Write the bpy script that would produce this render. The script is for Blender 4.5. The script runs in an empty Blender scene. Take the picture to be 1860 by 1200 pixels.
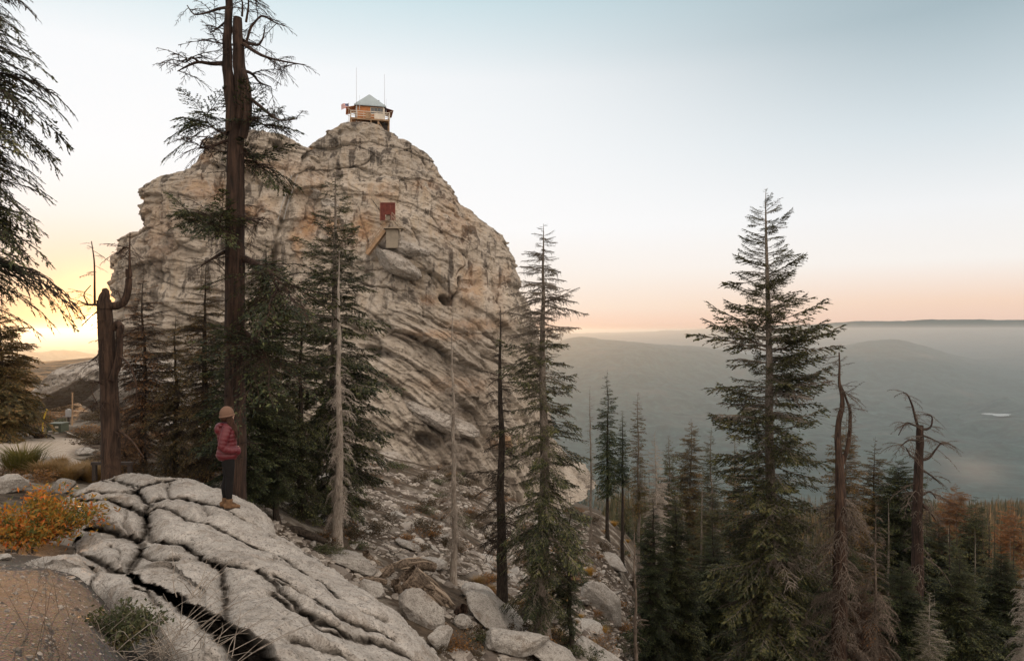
import bpy, math, random
import numpy as np
from mathutils import Vector, Matrix
from mathutils.bvhtree import BVHTree

# ------------------------------------------------------------------ camera, sky, sun, exposure
scene = bpy.context.scene
C = scene.collection
F = 1300.0                       # focal length in pixels of an 1860 px wide frame
cam_d = bpy.data.cameras.new('camera'); cam = bpy.data.objects.new('camera', cam_d); C.objects.link(cam)
cam_d.sensor_width = 36; cam_d.lens = 36*F/1860; cam_d.clip_start = 0.1; cam_d.clip_end = 120000
cam.location = (0, 0, 0); cam.rotation_euler = (math.pi/2, 0, 0)
scene.camera = cam
scene.view_settings.view_transform = 'Standard'; scene.view_settings.look = 'None'
scene.view_settings.gamma = 1; scene.view_settings.exposure = 0.12
SUN_AZ = math.atan((180-930)/F)          # from +Y towards +X
SUN_EL = math.radians(1.6)
sdir = Vector((math.sin(SUN_AZ)*math.cos(SUN_EL), math.cos(SUN_AZ)*math.cos(SUN_EL), math.sin(SUN_EL)))
sl = bpy.data.lights.new('sun', 'SUN'); sl.energy = 4.5; sl.angle = math.radians(0.5); sl.color = (1.0, .50, .20)
so = bpy.data.objects.new('sun', sl); C.objects.link(so)
so.rotation_euler = sdir.to_track_quat('Z', 'Y').to_euler()
W = bpy.data.worlds.new('World'); scene.world = W; W.use_nodes = True

def s2l(c):
    return tuple(((v/255)/12.92 if v/255 <= .04045 else ((v/255+.055)/1.055)**2.4) for v in c)

class NT:
    """small node tree writer"""
    def __init__(s, tree): s.t = tree; s.n = tree.nodes; s.l = tree.links
    def node(s, typ, **kw):
        n = s.n.new(typ)
        for k, v in kw.items(): setattr(n, k, v)
        return n
    def put(s, sock, v):
        if isinstance(v, bpy.types.NodeSocket): s.l.new(v, sock)
        elif v is not None:
            if sock.type == 'RGBA' and len(v) == 3: v = (*v, 1)
            sock.default_value = v
    def math(s, op, a, b=None, clamp=False):
        n = s.node('ShaderNodeMath', operation=op, use_clamp=clamp); s.put(n.inputs[0], a); s.put(n.inputs[1], b); return n.outputs[0]
    def mix(s, f, a, b, mode='MIX'):
        n = s.node('ShaderNodeMix', data_type='RGBA', blend_type=mode); s.put(n.inputs[0], f); s.put(n.inputs[6], a); s.put(n.inputs[7], b); return n.outputs[2]
    def ramp(s, f, stops, interp='LINEAR'):
        n = s.node('ShaderNodeValToRGB'); cr = n.color_ramp; cr.interpolation = interp
        while len(cr.elements) < len(stops): cr.elements.new(.5)
        for e, (p, c) in zip(cr.elements, stops):
            e.position = p; e.color = (*c, 1) if not isinstance(c, (int, float)) else (c, c, c, 1)
        s.put(n.inputs[0], f); return n.outputs[0]
    def mr(s, v, a, b, c=0, d=1, smooth=False):
        n = s.node('ShaderNodeMapRange', interpolation_type='SMOOTHSTEP' if smooth else 'LINEAR')
        for i, x in enumerate((v, a, b, c, d)): s.put(n.inputs[i], x)
        return n.outputs[0]
    def noise(s, vec, scale, detail=4, rough=.55, dist=0, out=0):
        n = s.node('ShaderNodeTexNoise'); s.put(n.inputs['Vector'], vec); n.inputs['Scale'].default_value = scale
        n.inputs['Detail'].default_value = detail; n.inputs['Roughness'].default_value = rough; n.inputs['Distortion'].default_value = dist
        return n.outputs[out]
    def mapping(s, vec, scale=(1, 1, 1), rot=(0, 0, 0)):
        n = s.node('ShaderNodeMapping'); s.put(n.inputs[0], vec); n.inputs['Scale'].default_value = scale; n.inputs['Rotation'].default_value = rot
        return n.outputs[0]

def build_world():
    w = NT(W.node_tree); w.n.clear()
    out = w.node('ShaderNodeOutputWorld'); bg = w.node('ShaderNodeBackground'); w.l.new(bg.outputs[0], out.inputs[0])
    bg.inputs[1].default_value = 0.1
    sky = w.node('ShaderNodeTexSky', sky_type='NISHITA', sun_disc=False)
    sky.sun_elevation = SUN_EL; sky.sun_rotation = SUN_AZ; sky.altitude = 2600; sky.dust_density = 3
    d = w.node('ShaderNodeTexCoord').outputs['Generated']
    sep = w.node('ShaderNodeSeparateXYZ'); w.put(sep.inputs[0], d); z = sep.outputs[2]
    dot = w.node('ShaderNodeVectorMath', operation='DOT_PRODUCT'); w.put(dot.inputs[0], d)
    dot.inputs[1].default_value = (math.sin(SUN_AZ), math.cos(SUN_AZ), 0); c = dot.outputs['Value']
    zz = w.mr(z, -.05, .95)
    P = lambda e: (e+.05)
    far = w.ramp(zz, [(0, s2l((196, 160, 146))), (P(-.005), s2l((205, 160, 142))), (P(.012), s2l((238, 203, 184))), (P(.035), s2l((243, 212, 190))), (P(.085), s2l((244, 239, 234))),
                      (P(.15), s2l((238, 239, 240))), (P(.24), s2l((211, 221, 226))), (P(.36), s2l((166, 184, 192))), (P(.6), s2l((160, 178, 188)))])
    near = w.ramp(zz, [(0, s2l((235, 150, 100))), (P(0), s2l((246, 196, 168))), (P(.03), s2l((247, 226, 208))), (P(.07), s2l((247, 236, 226))), (P(.14), s2l((248, 247, 247))),
                       (P(.33), s2l((243, 245, 247))), (P(.42), s2l((206, 226, 232))), (P(.5), s2l((185, 210, 222))), (P(.75), s2l((165, 188, 203)))])
    f = w.mr(c, .42, .95, smooth=True)
    col = w.mix(f, far, near)
    # bright halo round the sun
    c3 = w.node('ShaderNodeVectorMath', operation='DOT_PRODUCT'); w.put(c3.inputs[0], d)
    az_ = math.atan((172-930)/F); c3.inputs[1].default_value = Vector((math.sin(az_), math.cos(az_), 0.008)).normalized()
    h1 = w.math('POWER', w.math('MAXIMUM', c3.outputs['Value'], 0), 60)
    h2 = w.math('POWER', w.math('MAXIMUM', c3.outputs['Value'], 0), 900)
    col = w.mix(w.math('MULTIPLY', w.math('MULTIPLY', h1, .85), w.mr(z, .22, .0)), col, (1.05, .56, .20))
    col = w.mix(1, col, w.mix(h2, (0, 0, 0), (1.8, .95, .30)), 'ADD')
    col = w.mix(1, col, w.mix(w.mr(c3.outputs['Value'], math.cos(math.radians(.75)), math.cos(math.radians(.45))), (0, 0, 0), (9, 6, 3)), 'ADD')
    # sky overhead and behind the camera: warm white fill added to light the rock
    col = w.mix(w.mr(z, .5, .8), col, (1.15, 1.05, .97))
    col = w.mix(w.mr(c, .25, -.6), col, (1.75, 1.50, 1.30))
    col = w.mix(1, col, (10, 10, 10), 'MULTIPLY')
    col = w.mix(.04, col, sky.outputs[0])
    low = w.mr(z, -.02, -.08)
    col = w.mix(low, col, (.9, .75, .65))
    w.put(bg.inputs[0], col)
build_world()
cy = scene.cycles
cy.max_bounces = 6; cy.transparent_max_bounces = 6; cy.volume_bounces = 0; cy.diffuse_bounces = 3; cy.glossy_bounces = 2; cy.transmission_bounces = 2

# ------------------------------------------------------------------ helpers
def ray(px, py): return np.array([(px-930)/F, 1.0, (600-py)/F])
def P3(px, py, Y): return ray(px, py)*Y
def proj(P):
    P = np.asarray(P); return 930+F*P[..., 0]/P[..., 1], 600-F*P[..., 2]/P[..., 1]

def _perm(seed):
    r = np.random.RandomState(seed); p = r.permutation(256); return np.concatenate([p, p, p[:2]]), r.normal(size=(256, 3)).astype(np.float32)
_pc = {}
def perlin(P, seed=0):
    if seed not in _pc:
        p, g = _perm(seed); g /= np.linalg.norm(g, axis=1)[:, None]; _pc[seed] = (p, g)
    p, g = _pc[seed]
    P = np.asarray(P, dtype=np.float64); i = np.floor(P).astype(np.int64); f = (P-i).astype(np.float32); i &= 255
    u = f*f*f*(f*(f*6-15)+10); res = 0
    for a in (0, 1):
        for b in (0, 1):
            for c in (0, 1):
                h = p[p[p[(i[:, 0]+a) & 255]+((i[:, 1]+b) & 255)] + ((i[:, 2]+c) & 255)]
                gr = g[h]; dd = gr[:, 0]*(f[:, 0]-a)+gr[:, 1]*(f[:, 1]-b)+gr[:, 2]*(f[:, 2]-c)
                wgt = (u[:, 0] if a else 1-u[:, 0])*(u[:, 1] if b else 1-u[:, 1])*(u[:, 2] if c else 1-u[:, 2])
                res = res+wgt*dd
    return res*1.6
def fbm(P, scale=1., octv=4, seed=0, gain=.5, ridged=False):
    P = np.asarray(P)/scale; s = 0; a = 1.; t = 0
    for k in range(octv):
        n = perlin(P, seed+k)
        if ridged: n = 1-2*np.abs(n)
        s = s+a*n; t += a; a *= gain; P = P*2.03+17.3
    return s/t
def sstep(x, a, b):
    t = np.clip((x-a)/(b-a), 0, 1); return t*t*(3-2*t)

def new_obj(name, me, parent=None):
    o = bpy.data.objects.new(name, me); C.objects.link(o)
    if parent is not None: o.parent = parent
    return o
def tag(o, label=None, cat=None, group=None, kind=None):
    if label: o['label'] = label
    if cat: o['category'] = cat
    if group: o['group'] = group
    if kind: o['kind'] = kind
    return o
def empty(name, loc, label, cat, group=None, rz=0):
    o = bpy.data.objects.new(name, None); C.objects.link(o); o.location = loc; o.rotation_euler = (0, 0, rz); o.empty_display_size = .3
    return tag(o, label, cat, group)

class G:
    """collects quads; build() links them as one mesh object"""
    def __init__(s): s.v = []; s.q = []; s.m = []; s.n = 0; s.at = {}
    def add(s, v, q, m=0):
        v = np.asarray(v, dtype=np.float32).reshape(-1, 3); q = np.asarray(q, dtype=np.int64).reshape(-1, 4)
        s.v.append(v); s.q.append(q+s.n); s.m.append(np.full(len(q), m) if np.isscalar(m) else np.asarray(m)); s.n += len(v)
    def box(s, c, size, m=0, R=None):
        x, y, z = [d/2 for d in size]
        v = np.array([[-x, -y, -z], [x, -y, -z], [x, y, -z], [-x, y, -z], [-x, -y, z], [x, -y, z], [x, y, z], [-x, y, z]])
        if R is not None: v = v@np.array(R).T
        s.add(v+np.array(c), [[0, 3, 2, 1], [4, 5, 6, 7], [0, 1, 5, 4], [1, 2, 6, 5], [2, 3, 7, 6], [3, 0, 4, 7]], m)
    def bar(s, a, b, w, h=None, m=0):
        a = np.array(a, float); b = np.array(b, float); h = h or w
        x = b-a; L = np.linalg.norm(x); x /= L; up = np.array([0, 0, 1.]) if abs(x[2]) < .95 else np.array([0, 1., 0])
        y = np.cross(up, x); y /= np.linalg.norm(y); z = np.cross(x, y)
        s.box((a+b)/2, (L, w, h), m, np.stack([x, y, z], 1))
    def tubes(s, P, R, n=5, m=0, cap=True):
        """P (B,K,3) paths, R (B,K) radii"""
        P = np.asarray(P, float); R = np.asarray(R, float)
        if P.ndim == 2: P = P[None]; R = R[None]
        B, K, _ = P.shape
        T = np.gradient(P, axis=1); T /= np.linalg.norm(T, axis=2)[..., None]+1e-9
        mean = T.mean(1); ref = np.where(np.abs(mean[:, 2:3]) > .8, np.array([[1., 0, 0]]), np.array([[0, 0, 1.]]))[:, None, :]
        U = np.cross(T, ref); U /= np.linalg.norm(U, axis=2)[..., None]+1e-9; V = np.cross(T, U)
        a = np.arange(n)*2*np.pi/n
        v = P[:, :, None, :]+R[:, :, None, None]*(np.cos(a)[None, None, :, None]*U[:, :, None, :]+np.sin(a)[None, None, :, None]*V[:, :, None, :])
        k = np.arange(K-1)[:, None]*n; j = np.arange(n)[None]; j2 = (j+1) % n
        q = np.stack([k+j, k+n+j, k+n+j2, k+j2], -1).reshape(-1, 4)
        q = (q[None]+(np.arange(B)*K*n)[:, None, None]).reshape(-1, 4)
        s.add(v.reshape(-1, 3), q, m)
    def grid(s, V, m=0, wrap=False):
        """V (A,B,3)"""
        A, B, _ = V.shape; i = np.arange(A-1)[:, None]*B; j = np.arange(B if wrap else B-1)[None]; j2 = (j+1) % B
        s.add(V.reshape(-1, 3), np.stack([i+j, i+j2, i+B+j2, i+B+j], -1).reshape(-1, 4), m)
    def mesh(s, name, mats, smooth=True, attrs=None):
        v = np.concatenate(s.v); q = np.concatenate(s.q); m = np.concatenate(s.m)
        me = bpy.data.meshes.new(name); me.vertices.add(len(v)); me.vertices.foreach_set('co', v.astype(np.float32).ravel())
        me.loops.add(len(q)*4); me.loops.foreach_set('vertex_index', q.astype(np.int32).ravel())
        me.polygons.add(len(q)); me.polygons.foreach_set('loop_start', (np.arange(len(q))*4).astype(np.int32))
        for mt in (mats if isinstance(mats, (list, tuple)) else [mats]): me.materials.append(mt)
        me.polygons.foreach_set('material_index', m.astype(np.int32))
        me.update(calc_edges=True)
        me.polygons.foreach_set('use_smooth', np.full(len(q), bool(smooth)))
        for k, a in (attrs or {}).items():
            at = me.attributes.new(k, 'FLOAT', 'POINT'); at.data.foreach_set('value', np.asarray(a, dtype=np.float32))
        return me
    def build(s, name, mats, parent=None, smooth=True, attrs=None):
        return new_obj(name, s.mesh(name, mats, smooth, attrs), parent)

# ------------------------------------------------------------------ materials
def mat(name):
    m = bpy.data.materials.new(name); m.use_nodes = True; t = NT(m.node_tree); t.n.clear()
    out = t.node('ShaderNodeOutputMaterial'); b = t.node('ShaderNodeBsdfPrincipled'); t.l.new(b.outputs[0], out.inputs[0])
    b.inputs['Specular IOR Level'].default_value = .25; b.inputs['Roughness'].default_value = .85
    return m, t, b, out
def bump(t, b, h, strength=.5, dist=.02):
    n = t.node('ShaderNodeBump'); n.inputs['Strength'].default_value = strength; n.inputs['Distance'].default_value = dist
    t.put(n.inputs['Height'], h); t.l.new(n.outputs[0], b.inputs['Normal'])
def flat(name, col, rough=.8, var=.25, scale=6, metal=0):
    m, t, b, o = mat(name); co = t.node('ShaderNodeTexCoord').outputs['Object']
    n = t.noise(co, scale, 5, .6)
    t.put(b.inputs['Base Color'], t.mix(t.mr(n, .3, .7), tuple(c*(1-var) for c in col), tuple(min(1, c*(1+var)) for c in col)))
    b.inputs['Roughness'].default_value = rough; b.inputs['Metallic'].default_value = metal
    bump(t, b, n, .2, .01); return m
def attr(t, name):
    n = t.node('ShaderNodeAttribute', attribute_name=name); return n.outputs['Fac']
def geo_pos(t): return t.node('ShaderNodeNewGeometry').outputs['Position']

def granite(name, a=(.36, .33, .30), b2=(.24, .215, .19), dirtc=(.055, .042, .03), speck=110, big=1.0, lichen=True, stain=False):
    m, t, b, o = mat(name); p = geo_pos(t)
    n1 = t.noise(p, .9/big, 6, .62); n2 = t.noise(p, 5/big, 6, .6, .4)
    col = t.mix(t.mr(n1, .36, .64), b2, a)
    col = t.mix(t.mr(n2, .35, .75, 0, .55), col, tuple(c*1.35 for c in a))
    sp = t.noise(p, speck/big, 3, .7)
    col = t.mix(t.mr(sp, .45, .34, 0, .8), col, (.05, .043, .036)); col = t.mix(t.mr(t.noise(p, 11/big, 5, .75), .50, .64, 0, .5), col, (.10, .085, .07))
    col = t.mix(t.mr(sp, .60, .70, 0, .5), col, (.55, .52, .48))
    if lichen:
        l = t.noise(p, 14/big, 4, .7, .2); l2 = t.noise(p, 1.3/big, 2, .5)
        f = t.math('MULTIPLY', t.mr(l, .60, .66), t.mr(l2, .48, .6))
        col = t.mix(t.math('MULTIPLY', f, .8), col, (.035, .032, .028))
        l3 = t.noise(p, 2.2/big, 5, .65, .5)
        col = t.mix(t.mr(l3, .54, .70, 0, .55), col, (.16, .115, .075))
    col = t.mix(t.math('MULTIPLY', attr(t, 'dirt'), t.mr(t.noise(p, 8, 4), .25, .55, .6, 1)), col, dirtc)
    t.put(b.inputs['Base Color'], col); b.inputs['Roughness'].default_value = .9
    h = t.math('ADD', t.math('MULTIPLY', sp, .25), t.math('ADD', t.math('MULTIPLY', n2, 1.6), t.noise(p, 22/big, 5, .65)))
    bump(t, b, h, .8, .05*big); return m

def dome_mat():
    m, t, b, o = mat('dome_granite'); p = geo_pos(t)
    n1 = t.noise(p, .07, 6, .6, .5)
    col = t.mix(t.mr(n1, .35, .65), (.22, .185, .145), (.45, .39, .315))
    n2 = t.noise(p, .5, 8, .68, .6)
    col = t.mix(t.mr(n2, .38, .68, 0, .6), col, (.52, .47, .405))
    # bedding lines
    sb = attr(t, 'bed'); cb = t.node('ShaderNodeCombineXYZ'); t.put(cb.inputs[0], t.math('MULTIPLY', sb, 1.2)); t.put(cb.inputs[1], t.math('MULTIPLY', n2, 1.3)); 
    sep = t.node('ShaderNodeSeparateXYZ'); t.put(sep.inputs[0], p); t.put(cb.inputs[2], t.math('MULTIPLY', sep.outputs[0], .09))
    nb = t.noise(cb.outputs[0], 1.6, 6, .7)
    col = t.mix(t.math('MULTIPLY', t.mr(nb, .48, .36, 0, .6), t.mr(attr(t, 'lay'), 0, 1, .35, 1)), col, (.085, .068, .052))
    # water streaks running down
    ps = t.mapping(p, (.85, .5, .045)); ns = t.noise(ps, 1, 6, .62, .3); st = attr(t, 'streak')
    col = t.mix(t.math('MULTIPLY', t.mr(ns, .53, .585, 0, .85), st), col, (.07, .058, .048))
    col = t.mix(t.math('MULTIPLY', t.mr(ns, .46, .36, 0, .5), st), col, (.42, .33, .23))
    # orange and yellow patches
    no = t.noise(p, .55, 6, .65, .7)
    fo = t.math('MULTIPLY', attr(t, 'orange'), t.mr(no, .36, .52))
    col = t.mix(t.math('MULTIPLY', fo, .75), col, t.mix(t.mr(no, .45, .65), (.36, .165, .065), (.40, .25, .12)))
    # dark lichen speckle
    l = t.noise(p, 1.7, 8, .78, .3)
    col = t.mix(t.mr(l, .545, .60, 0, .6), col, (.085, .072, .06)); col = t.mix(t.mr(l, .42, .36, 0, .45), col, (.52, .48, .42))
    col = t.mix(attr(t, 'pale'), col, (.42, .40, .37))
    col = t.mix(t.math('MULTIPLY', attr(t, 'dirt'), .85), col, (.05, .04, .032))
    t.put(b.inputs['Base Color'], col); b.inputs['Roughness'].default_value = .92
    h = t.math('ADD', t.math('MULTIPLY', nb, 1.0), t.math('ADD', n2, t.math('MULTIPLY', l, .6)))
    bump(t, b, h, .8, .5); return m

def bark(name, a, b2, scale=14, stretch=.09):
    m, t, b, o = mat(name); p = t.node('ShaderNodeTexCoord').outputs['Object']
    n = t.noise(t.mapping(p, (1, 1, stretch)), scale, 6, .65, .4); n3 = t.noise(p, 1.4, 4, .6)
    col = t.mix(t.mr(n, .38, .62), b2, a); col = t.mix(t.mr(n3, .45, .7, 0, .6), col, tuple(.5*c for c in b2))
    t.put(b.inputs['Base Color'], col); b.inputs['Roughness'].default_value = .95
    bump(t, b, n, .9, .03); return m
def foliage(name, cols, trans=.2):
    m, t, b, o = mat(name); g = t.node('ShaderNodeNewGeometry'); ri = g.outputs['Random Per Island']
    oi = t.node('ShaderNodeObjectInfo').outputs['Random']
    n = t.noise(t.node('ShaderNodeTexCoord').outputs['Object'], .8, 3, .6)
    f = t.math('ADD', t.math('MULTIPLY', ri, .55), t.math('ADD', t.math('MULTIPLY', n, .9), -.22))
    k = len(cols); col = t.ramp(f, [((i+.2)/k, c) for i, c in enumerate(cols)])
    col = t.mix(1, col, t.ramp(oi, [(0, (.8, .85, .8)), (.5, (1, 1, 1)), (1, (1.15, 1.05, .9))]), 'MULTIPLY')
    t.put(b.inputs['Base Color'], col); b.inputs['Roughness'].default_value = .6
    tr = t.node('ShaderNodeBsdfTranslucent'); t.put(tr.inputs[0], t.mix(1, col, (1.5, 1.35, .7), 'MULTIPLY'))
    mx = t.node('ShaderNodeMixShader'); mx.inputs[0].default_value = trans
    t.l.new(b.outputs[0], mx.inputs[1]); t.l.new(tr.outputs[0], mx.inputs[2]); t.l.new(mx.outputs[0], o.inputs[0]); return m
def leafy(name, cols, trans=.3):
    m, t, b, o = mat(name); ri = t.node('ShaderNodeNewGeometry').outputs['Random Per Island']
    n = t.noise(t.node('ShaderNodeTexCoord').outputs['Object'], 3.5, 2, .5)
    f = t.math('ADD', t.math('MULTIPLY', ri, .45), t.mr(n, .3, .7, 0, .6)); k = len(cols)
    col = t.ramp(f, [(i/(k-1), c) for i, c in enumerate(cols)])
    t.put(b.inputs['Base Color'], col); b.inputs['Roughness'].default_value = .55
    tr = t.node('ShaderNodeBsdfTranslucent'); t.put(tr.inputs[0], col)
    mx = t.node('ShaderNodeMixShader'); mx.inputs[0].default_value = trans
    t.l.new(b.outputs[0], mx.inputs[1]); t.l.new(tr.outputs[0], mx.inputs[2]); t.l.new(mx.outputs[0], o.inputs[0]); return m

def pebble_(name, c0, c1):
    m, t, b, o = mat(name); ri = t.node('ShaderNodeNewGeometry').outputs['Random Per Island']; t.put(b.inputs['Base Color'], t.ramp(ri, [(0, c0), (1, c1)])); return m
M = {}
M['outcrop'] = granite('outcrop_granite', (.46, .43, .39), (.27, .245, .215), speck=42)
M['rock'] = granite('pale_granite', (.42, .40, .365), (.25, .23, .205), speck=40)
M['rockfar'] = granite('far_granite', (.40, .37, .33), (.22, .195, .165), speck=8, big=3)
M['dome'] = dome_mat()
M['bark_burnt'] = bark('burnt_bark', (.075, .045, .032), (.018, .013, .011), 16)
M['bark_red'] = bark('red_bark', (.10, .062, .043), (.028, .019, .015), 16)
M['bark_grey'] = bark('grey_bark', (.27, .23, .19), (.11, .09, .072), 22, .5)
M['bark_dark'] = bark('dark_bark', (.065, .05, .038), (.02, .016, .013), 20, .3)
M['deadwhite'] = bark('bleached_wood', (.46, .41, .35), (.22, .18, .145), 25, .2)
M['deadbrown'] = bark('brown_dead_wood', (.21, .165, .13), (.07, .055, .043), 25, .2)
M['log'] = bark('weathered_log', (.30, .235, .175), (.05, .035, .025), 16, 1); M['splinter'] = pebble_('wood_splinter', (.05, .033, .022), (.40, .32, .24))
M['needle'] = foliage('fir_needles', [(.010, .014, .007), (.026, .032, .013), (.060, .064, .024), (.15, .135, .05)])  # warm last stops stand for sunlit tips
M['needle_dark'] = foliage('dark_needles', [(.006, .010, .006), (.014, .022, .011), (.032, .044, .019), (.12, .13, .05)])  # palest stop paints sunlit tips into the dark green
M['needle_olive'] = foliage('olive_needles', [(.02, .02, .009), (.055, .048, .018), (.11, .08, .028), (.22, .12, .042)])  # olive and gold tones carry the low sun's glow in the colour
M['needle_brown'] = foliage('brown_needles', [(.10, .05, .022), (.17, .085, .035), (.24, .11, .04), (.16, .10, .045)])
M['hut_red'] = flat('red_paint', (.125, .034, .025), .8, .3, 2)
M['hut_wall'] = flat('orange_stained_wood', (.42, .17, .06), .7, .2, 2)
M['hut_frame'] = flat('white_weathered_paint', (.55, .5, .42), .7, .15, 2)
M['hut_wood'] = flat('weathered_lumber', (.30, .20, .12), .8, .3, 2)
M['hut_roof'] = flat('grey_metal_roof', (.30, .36, .38), .5, .1, 1)
M['hut_dark'] = flat('dark_lumber', (.05, .04, .035), .8, .3, 2)
M['metal'] = flat('grey_metal', (.35, .35, .35), .4, .1, 3, .6)
def pebble(name, c0, c1):
    m, t, b, o = mat(name); ri = t.node('ShaderNodeNewGeometry').outputs['Random Per Island']
    t.put(b.inputs['Base Color'], t.mix(1, t.ramp(ri, [(0, c0), (.6, tuple((x+y)/2 for x, y in zip(c0, c1))), (1, c1)]), t.mr(t.noise(geo_pos(t), 30, 3), .3, .7, .7, 1.2), 'MULTIPLY')); return m
M['pebble'] = pebble('pebble', (.10, .08, .065), (.42, .38, .33)); M['gravel'] = pebble('gravel', (.05, .04, .032), (.34, .30, .26))
M['rail'] = flat('weathered_rail', (.33, .27, .2), .8, .2, 2)
M['glass'] = flat('window_glass', (.12, .13, .14), .08, .1, 1)
M['concrete'] = flat('pale_concrete', (.26, .225, .175), .9, .2, 2)

# ------------------------------------------------------------------ terrain: one sheet to the horizon
TC = """0:2:1600 0:4:1190 0:8.5:1025 0:14:905 0:20:850 0:33:785 0:45:752 0:80:722 0:150:700 0:350:678 0:900:668 0:3000:700 0:8000:650
-400:4:1190 -400:12:930 -400:30:800 -400:100:700 -400:600:665 -400:3000:690
-1500:3:1300 -1500:20:760 -1500:100:660 -1500:1000:660 -1500:8000:640
150:5:1150 150:8:1050 150:12:975 150:17:893 150:24:838 150:33:790 150:45:757 150:70:742 150:150:705 150:500:665 150:700:652 150:1500:690 150:8000:650
250:5:1245 250:8:1125 250:12:1010 250:17:912 250:24:845 250:33:790 250:60:745 250:500:655 250:700:641 250:1500:690
400:5:1340 400:8:1215 400:12:1058 400:16:957 400:20:899 400:30:817 400:50:756 400:70:730 400:700:660 400:3000:700
600:5:1560 600:10:1276 600:15:1120 600:20:1018 600:25:954 600:35:879 600:50:834 600:70:795 600:130:760
750:5:1700 750:10:1380 750:15:1185 750:20:1085 750:30:960 750:45:905 750:65:850 750:90:835
850:5:1800 850:10:1450 850:15:1240 850:20:1125 850:30:1010 850:45:935 850:65:882 850:85:865
1000:5:1900 1000:10:1600 1000:20:1180 1000:30:1098 1000:45:1020 1000:65:955 1000:85:930 1000:130:930
1100:12:1500 1100:20:1225 1100:27:1160 1100:45:1062 1100:65:990 1100:85:936 1100:120:935 1100:300:980
1200:20:1380 1200:30:1293 1200:60:1170 1200:100:1080 1200:200:1010 1200:400:985 1200:1500:960
1400:5:2160 1400:20:1575 1400:30:1423 1400:60:1290 1400:100:1198 1400:200:1100 1400:400:1005 1400:700:975 1400:1500:955 1400:3000:868 1400:4500:790
1630:40:1420 1630:100:1210 1630:200:1090 1630:400:990 1630:700:945 1630:1500:955 1630:3000:868 1630:4500:785
1860:5:2160 1860:20:1580 1860:50:1370 1860:100:1224 1860:200:1100 1860:400:990 1860:700:943 1860:1000:938 1860:1500:958 1860:3000:868 1860:4500:784
2400:5:2100 2400:50:1370 2400:200:1090 2400:700:943 2400:1500:958 2400:4500:784 2400:7500:668 2400:13000:596 2400:30000:612
3800:10:1900 3800:100:1150 3800:1000:930 3800:5000:760 3800:13000:610
1050:3000:840 1050:5500:740 1050:7000:622 1050:9000:655 1050:12000:630 1050:30000:612
1160:3000:850 1160:5500:740 1160:7000:632 1160:9000:655 1280:5500:745 1280:7000:641 1280:9000:660 1280:12500:628 1280:30000:611
1420:5800:730 1420:7200:656 1420:9000:668 1500:7200:645 1560:7200:628 1620:6000:720 1620:7200:619 1620:9000:672 1680:7200:632 1740:7200:655 1800:7200:670 1860:7200:668 1500:12500:617 1500:30000:611
1620:12500:610 1700:12500:604 1780:12500:600 1860:12500:598 1860:30000:612 1700:30000:611
800:200:830 800:1000:800 800:4000:760 800:8000:640 600:1000:720 600:8000:640 -400:30000:612 400:30000:612 800:30000:612"""
_t = np.array([[float(x) for x in s.split(':')] for s in TC.split()])
def _azr(X, Y):
    return np.arctan2(X, Y), np.log(np.maximum(np.hypot(X, Y), 1.))
_tx = (_t[:, 0]-930)/F*_t[:, 1]; _tz = -(_t[:, 2]-600)/F*_t[:, 1]
_ta, _tl = _azr(_tx, _t[:, 1]); _tq = _tz/np.hypot(_tx, _t[:, 1])
def _phi(d2): return d2*np.log(d2+1e-9)*.5
def tps_fit(x, y, q, lam=2e-3):
    n = len(x); K = _phi((x[:, None]-x)**2+(y[:, None]-y)**2)+lam*np.eye(n); Q = np.stack([np.ones(n), x, y], 1)
    A = np.block([[K, Q], [Q.T, np.zeros((3, 3))]]); return np.linalg.solve(A, np.concatenate([q, np.zeros(3)])), x, y
def tps_eval(fit, X, Y):
    w, x, y = fit; out = np.empty(len(X))
    for i in range(0, len(X), 40000):
        a = X[i:i+40000]; b = Y[i:i+40000]
        out[i:i+40000] = _phi((a[:, None]-x)**2+(b[:, None]-y)**2)@w[:-3]+w[-3]+w[-2]*a+w[-1]*b
    return out
_AS = 2.6
_tf = tps_fit(_ta*_AS, _tl, _tq)
def ground_z(X, Y, detail=True):
    X = np.atleast_1d(np.asarray(X, float)); Y = np.atleast_1d(np.asarray(Y, float)); az, lr = _azr(X, Y); r = np.hypot(X, Y)
    lim = 1.15; ac = np.clip(az, -lim, lim); q = tps_eval(_tf, ac*_AS, np.clip(lr, .7, 10.4))
    over = np.abs(az) > lim
    if over.any():
        qo = tps_eval(_tf, -ac[over]*_AS, np.clip(lr[over], .7, 10.4)); f = (np.abs(az[over])-lim)/(math.pi-lim)*.5
        q[over] = q[over]*(1-f)+qo*f
    z = q*r
    near = r < 2.5; z[near] = -1.65
    z = np.where(r < 6, z*sstep(r, 1.5, 3.5)+(-1.65)*(1-sstep(r, 1.5, 3.5)), z)
    if detail:
        P = np.stack([X, Y, 0*X], 1)
        road = road_mask(X, Y); g = 1-road
        z = z+g*.10*fbm(P, 1.3, 3, 5)*sstep(r, 3, 12)+g*.5*fbm(P, 7, 3, 9)*sstep(r, 14, 30)
        m = sstep(r, 60, 300)*(1-sstep(r, 500, 1200)); z = z+m*8*fbm(P, 90, 3, 21)
        m = sstep(r, 2000, 4500); z = z+m*(190*(fbm(P, 1700, 5, 31, .5, ridged=True)-.15)*sstep(r, 2500, 5500)*(1-sstep(r, 6300, 7600)*.7)+14*fbm(P, 900, 4, 33)+3.0*fbm(P, 40, 2, 41)+np.where(r > 3000, 1, 0)*6*fbm(P, 250, 2, 45, ridged=True))
    return z
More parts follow.
